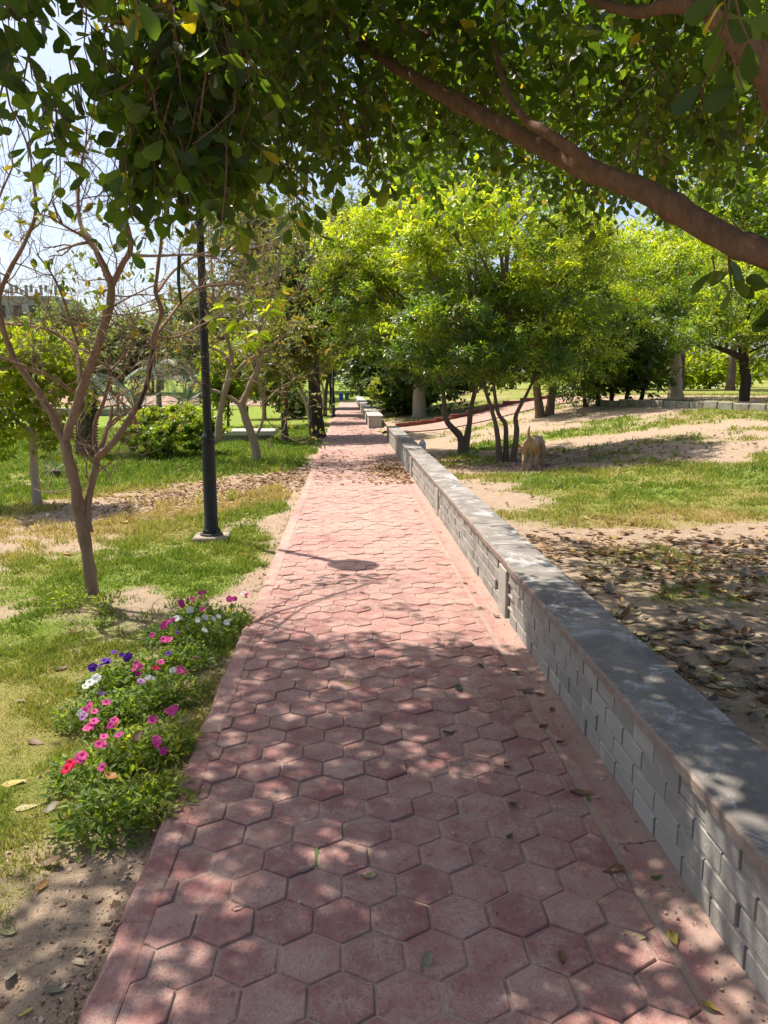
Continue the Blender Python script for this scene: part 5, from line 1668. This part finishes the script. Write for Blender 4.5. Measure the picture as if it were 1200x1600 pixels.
PL = [(300, 1248, 38, 'lime', 1, 'yellow green fallen leaf on the red paving beside the flower bed'), (494, 1338, 46, 'green', 0, 'fresh green leaf lying flat in the middle of the near pavers'),
      (478, 1356, 26, 'grey', 1, 'grey curled leaf touching the fresh green leaf on the pavers'), (575, 1369, 24, 'pale', 2, 'small yellowish curled leaf right of the fresh green leaf'),
      (665, 1506, 34, 'grey', 2, 'grey green folded leaf standing on the nearest pavers'), (374, 1419, 24, 'dark', 2, 'black shrivelled leaf left of centre on the near pavers'),
      (596, 1155, 20, 'green', 0, 'small dark green leaf near the centre of the path'), (702, 1144, 26, 'dark', 1, 'dark leaf right of the centre of the path, in the shade'),
      (908, 1237, 32, 'brown', 1, 'brown leaf by the wall foot touching a small green leaf'), (919, 1246, 16, 'green', 1, 'small green leaf against a brown one by the wall foot'),
      (800, 1255, 26, 'grey', 2, 'grey brown curled leaf on the right half of the shaded pavers'), (797, 1305, 16, 'dark', 2, 'tiny dark leaf below the grey brown curled one'),
      (958, 1358, 36, 'brown', 1, 'large brown leaf near the wall foot beside a patch of sun'), (1026, 1369, 20, 'green', 1, 'green scrap of leaf against the wall foot'),
      (992, 1462, 30, 'pale', 1, 'tan leaf lying across the sun patch, left one of two'), (1052, 1466, 34, 'yellow', 2, 'yellow brown leaf in the sun patch by the wall, right one of two'),
      (878, 1497, 22, 'brown', 2, 'dark red leaf in a fleck of sun on the near pavers'), (1112, 1573, 32, 'yellow', 2, 'yellow leaf with a brown tip at the bottom right corner of the path'),
      (792, 1197, 22, 'brown', 2, 'brown leaf on the right side of the shaded paving, lower of a pair'), (786, 1186, 18, 'dark', 1, 'dark leaf on the right side of the shaded paving, upper of a pair'),
      (822, 1079, 24, 'dark', 1, 'dark leaf near the wall just inside the shade'), (845, 1084, 18, 'brown', 1, 'small brown leaf nearest the wall just inside the shade'), (806, 1051, 22, 'dark', 2, 'dark leaf at the edge of the shade beside the wall'),
      (850, 1133, 18, 'brown', 1, 'small brown leaf beside the wall foot in the shade'), (717, 1075, 26, 'green', 1, 'dark green leaf lying just inside the shadow edge'), (542, 1066, 18, 'yellow', 1, 'small yellow green leaf just inside the shadow edge at the path centre'),
      (651, 799, 12, 'orange', 1, 'lone orange brown leaf on the sunlit paving'), (537, 770, 8, 'brown', 1, 'tiny dark leaf on the far sunlit paving'), (775, 963, 14, 'brown', 2, 'brown leaf standing by the wall on the sunlit paving'),
      (726, 910, 12, 'orange', 1, 'small reddish leaf on the sunlit paving toward the wall'), (740, 925, 10, 'brown', 1, 'thin brown leaf scrap on the sunlit paving by the wall'), (752, 1040, 16, 'dark', 1, 'dark leaf on the pavers right of centre at the shadow edge'),
      (876, 1159, 16, 'dark', 2, 'small dark leaf by the wall foot, middle of the shade'), (862, 1108, 16, 'brown', 1, 'brown scrap of leaf near the wall foot, upper shade'),
      (22, 1228, 34, 'yellow', 0, 'yellow leaf on the dry ground left of the flower bed, upper one'), (42, 1265, 32, 'pale', 0, 'pale yellow leaf on the dry ground left of the flower bed, lower one'),
      (76, 1358, 40, 'brown', 2, 'pinkish brown curled leaf on the bare soil below the flower bed'), (64, 1390, 26, 'orange', 1, 'orange brown leaf on the bare soil at the lower left'),
      (164, 1326, 44, 'lime', 1, 'long yellow green leaf beside the near end of the flower bed'), (190, 1336, 28, 'pale', 0, 'round pale yellow leaf by the path edge below the flower bed'),
      (12, 1465, 30, 'pale', 0, 'pale leaf on the shaded soil at the left edge'), (18, 1530, 38, 'grey', 2, 'grey curled leaf on the soil at the lower left corner'), (86, 1558, 34, 'grey', 1, 'grey brown leaf near the path edge at the lower left corner'),
      (38, 1592, 26, 'yellow', 1, 'yellow leaf on the soil at the very bottom left'), (56, 1164, 28, 'brown', 1, 'brown leaf on the lawn left of the flower bed'), (70, 1101, 24, 'pale', 0, 'pale yellow leaf on the shaded lawn left of the petunias'),
      (100, 1280, 30, 'orange', 1, 'orange brown leaf caught at the edge of the near petunias'), (78, 1270, 28, 'grey', 2, 'grey brown leaf on the soil left of the nearest petunia plant'),
      (170, 1210, 34, 'orange', 2, 'orange brown leaf resting in the near petunias'), (212, 1152, 28, 'brown', 2, 'brown leaf lodged among the middle petunias'), (285, 1132, 36, 'brown', 2, 'big brown curled leaf between petunias and path edge'),
      (218, 1275, 30, 'pale', 2, 'papery tan leaf at the path edge beside the nearest petunia'), (240, 1255, 26, 'brown', 1, 'dry leaf at the path edge beside the pale leaved petunia'),
      (98, 1047, 24, 'brown', 1, 'brown leaf on the lawn left of the violet bloom'), (118, 993, 24, 'brown', 2, 'dry brown leaf on the lawn below the bare tree'), (228, 972, 16, 'pale', 2, 'pale scrap of leaf on the lawn left of the far petunias'),
      (105, 868, 20, 'orange', 1, 'orange leaf on the green strip left of the bare tree'), (195, 867, 14, 'grey', 1, 'grey leaf on the green strip right of the bare tree'), (381, 870, 16, 'orange', 2, 'orange brown leaf on the sand beside the path edge'),
      (90, 770, 14, 'orange', 1, 'orange leaf on the dry lawn below the lime tree'), (386, 965, 14, 'brown', 1, 'brown leaf on the path edge by the far petunias')]
for px, py, L, c, q, lab in PL:
    P = PZ(px, py, .006)
    if P[0] < PATH_L + .01 and not (L > 0 and 'on the path edge' in lab):
        P = G(px, py)
        z = P[2] + .008
        if 'in the near petunias' in lab or 'among the middle' in lab:
            P = PZ(px, py, .14); z = .13
    else:
        z = .004
    _, _, dep = project(P)
    put(kinds[c][q], P[0], P[1], z, L / 1200 * dep * 1.05, lab)
n_ind = len(PL)


def scatter(N, fx, fy, dens, zoff, seed):
    r = np.random.default_rng(seed)
    x = r.uniform(*fx, N); y = r.uniform(*fy, N)
    k_ = r.uniform(0, 1, N) < dens(x, y)
    return x[k_], y[k_]


on_path = lambda x, y: (x > PATH_L) & (x < PATH_R)
sets = []
# right of the wall, shaded near litter
x, y = scatter(5200, (1.46, 6.4), (2.6, 7.6), lambda x, y: np.clip(.85 * sm(7.5, 5.6, y + .25 * (x - 2)) * (.35 + 1.2 * sm(.35, .6, fbm(x * 1.6, y * 1.6, 3, 41))), 0, 1), 0, 1)
sets.append(('dry leaf lying on the shaded soil right behind the near part of the grey wall', 'dry leaves on the soil behind the wall', x, y, (.06, .115)))
x, y = scatter(900, (1.5, 8), (6.5, 13), lambda x, y: .12 + .5 * sm(.5, .65, fbm(x * .8, y * .8, 3, 43)), 0, 2)
sets.append(('pale dry leaf scattered on the sunlit grass behind the wall', 'dry leaves on the right lawn', x, y, (.05, .09)))
# under the shrub trees
x, y = scatter(6000, (1.5, 8.5), (11.0, 18.5), lambda x, y: np.exp(-(((x - 3.0) / 2.3) ** 2 + ((y - 13.2) / 1.5) ** 2)), 0, 3)
sets.append(('brown leaf in the litter under the three stemmed tree', 'leaves under the shrub trees', x, y, (.06, .12)))
# heap on the path by the wall and drift across it
x, y = scatter(5200, (-.6, 1.05), (12.0, 17.5), lambda x, y: np.clip(.95 * np.exp(-(((x - .78) / .35) ** 2 + ((y - 13.9) / 1.3) ** 2)) + .06, 0, 1), 0, 4)
sets.append(('brown leaf in the drift on the path against the wall', 'leaves heaped on the path by the wall', x, y, (.06, .11)))
x, y = scatter(900, (-.6, 1.0), (17, 34), lambda x, y: .05 + .6 * np.exp(-(((x - .3) / .35) ** 2 + ((y - 24.5) / 2.5) ** 2)) + .1 * sm(.5, .6, fbm(x, y, 3, 45)), 0, 5)
sets.append(('brown leaf on the far path near the gap in the wall', 'leaves on the far path', x, y, (.08, .13)))
# left verge drift
x, y = scatter(9000, (-4.2, -.72), (9.0, 18), lambda x, y: np.clip(.95 * np.exp(-(((y - 12.6 - .9 * (x + 1.4)) / 1.4) ** 2)) * sm(-4.2, -2.2, x) + .04, 0, 1), 0, 6)
sets.append(('orange brown leaf in the drift on the left verge beyond the lamp post', 'leaves drifted on the left verge', x, y, (.06, .11)))
x, y = scatter(520, (-5, -.75), (1.7, 10), lambda x, y: .10 + .25 * sm(.5, .65, fbm(x * 1.3, y * 1.3, 3, 46)) + .5 * np.exp(-(((x + .76) / .10) ** 2)) * (y < 6), 0, 7)
sets.append(('small dry leaf scattered on the left lawn', 'dry leaves on the left lawn', x, y, (.04, .075)))
x, y = scatter(1500, (8, 16), (22, 40), lambda x, y: .5 * sm(.45, .6, fbm(x * .4, y * .4, 3, 47)), 0, 8)
sets.append(('brown leaf on the rise under the right hand trees', 'leaves under the far right trees', x, y, (.08, .14)))
allx = []
for si, (lab, grp, x, y, sz) in enumerate(sets):
    s = r7.uniform(sz[0], sz[1], len(x))
    for a, b, c_ in zip(x, y, s):
        allx.append((a, b, c_, si))
A = np.array(allx)
z = np.where(on_path(A[:, 0], A[:, 1]), .003, gz(A[:, 0], A[:, 1]) + .006 + .022 * grass_cover(A[:, 0], A[:, 1]) * r7.uniform(.3, 1, len(A)))
qx, qy, qd = project(np.stack([A[:, 0], A[:, 1], z], -1))
vis = (qx > 0) & (qx < 1200) & (qy > 0) & (qy < 1600) & (qd > .5)
hid = (A[:, 3] == 0) & (A[:, 0] < 1.5)
score = np.where(vis & ~hid, A[:, 2] / qd, 0)
idx = np.argsort(-score); take = idx[:300 - n_ind]; tk = np.zeros(len(A), bool); tk[take] = True
for i in take:
    si = int(A[i, 3]); lab, grp = sets[si][:2]
    if si == 0:
        c_ = ('brown', 'grey', 'dark', 'pale', 'brown', 'grey')[i % 6]; q_ = (i // 6) % 3
        col_ = {'brown': 'brown', 'grey': 'grey', 'dark': 'blackish', 'pale': 'straw'}[c_]
        big_ = 'large ' if A[i, 2] > .10 else 'small ' if A[i, 2] < .08 else ''
        shp = ('flat', 'half curled', 'tightly curled')[q_]
        wx = A[i, 0]; wy = A[i, 1]
        where = 'close behind the wall cap' if wx < 1.85 else 'near the green tuft' if (wx - 2.9) ** 2 + (wy - 5.7) ** 2 < .8 else 'at the right edge' if qx[i] > 1080 else 'amid the shaded soil'
        far_ = 'nearest the viewer' if wy < 4.0 else 'midway' if wy < 5.3 else 'farthest back'
        put(kinds[c_][q_], wx, wy, z[i], A[i, 2], f'{big_}{shp} {col_} dead leaf {where}, {far_}', grp, .18)
        continue
    put(litter_m[i % 8], A[i, 0], A[i, 1], z[i], A[i, 2], lab, grp, .18)
g = Geo(); B = np.where(~tk)[0]
for q in range(8):
    V, F, st = curled(900 + q, (.15, .3, .5, .8)[q % 4])
    s_ = B[B % 8 == q]; n = len(s_)
    if n == 0:
        continue
    a = r7.uniform(0, 6.283, n); d = np.stack([np.cos(a), np.sin(a), r7.normal(0, .18, n)], -1)
    place(g, (V, F), np.stack([A[s_, 0], A[s_, 1], z[s_]], -1), frames(unit(d), np.tile([0, 0, 1.0], (n, 1)) + rdir(n, r7) * .22), A[s_, 2], r7.uniform(0, 1, n))
g.obj('leaf_litter', M['litter'], kind='stuff')

o = put(kinds['brown'][1], 1.24, 3.95, WT + .052, .06, 'small brown leaf lying on top of the wall cap')
# clods, grit and broken leaf crumbs on the bare soil and along the path margins
r8 = np.random.default_rng(808)
cx_ = np.concatenate([-.72 - r8.exponential(.35, 5200), 1.42 + r8.uniform(0, 1, 5200) ** 1.3 * 4.2, r8.uniform(.92, 1.06, 900), r8.uniform(-.6, .9, 500)])
cy_ = np.concatenate([1.5 + r8.uniform(0, 1, 5200) ** 1.6 * 8, 2.6 + r8.uniform(0, 1, 5200) ** 1.3 * 5, 1.5 + r8.uniform(0, 1, 900) ** 1.5 * 9, 1.4 + r8.uniform(0, 1, 500) * 5])
cz_ = np.where((cx_ > PATH_L) & (cx_ < PATH_R), .002 + .008 * sm(.96, 1.08, cx_), gz(cx_, cy_))
T4 = (np.array([(-.5, -.4, -.1), (.5, -.35, -.1), (.05, .55, -.1), (.4, .3, .25), (-.3, .1, .4)]), np.array([[0, 1, 4], [1, 3, 4], [1, 2, 3], [2, 4, 3], [2, 0, 4]]))
n = len(cx_); a = r8.uniform(0, 6.283, n)
g = Geo(); place(g, T4, np.stack([cx_, cy_, cz_], -1), frames(np.stack([np.cos(a), np.sin(a), r8.normal(0, .2, n)], -1), np.tile([0, 0, 1.0], (n, 1)) + .3 * rdir(n, r8)), np.minimum(.028, .004 + r8.exponential(.0035, n)) * np.where((cx_ > PATH_L) & (cx_ < 1.1), .7, 1.25), r8.uniform(0, 1, n))
g.obj('grit', M['ground_crumb'], kind='stuff')
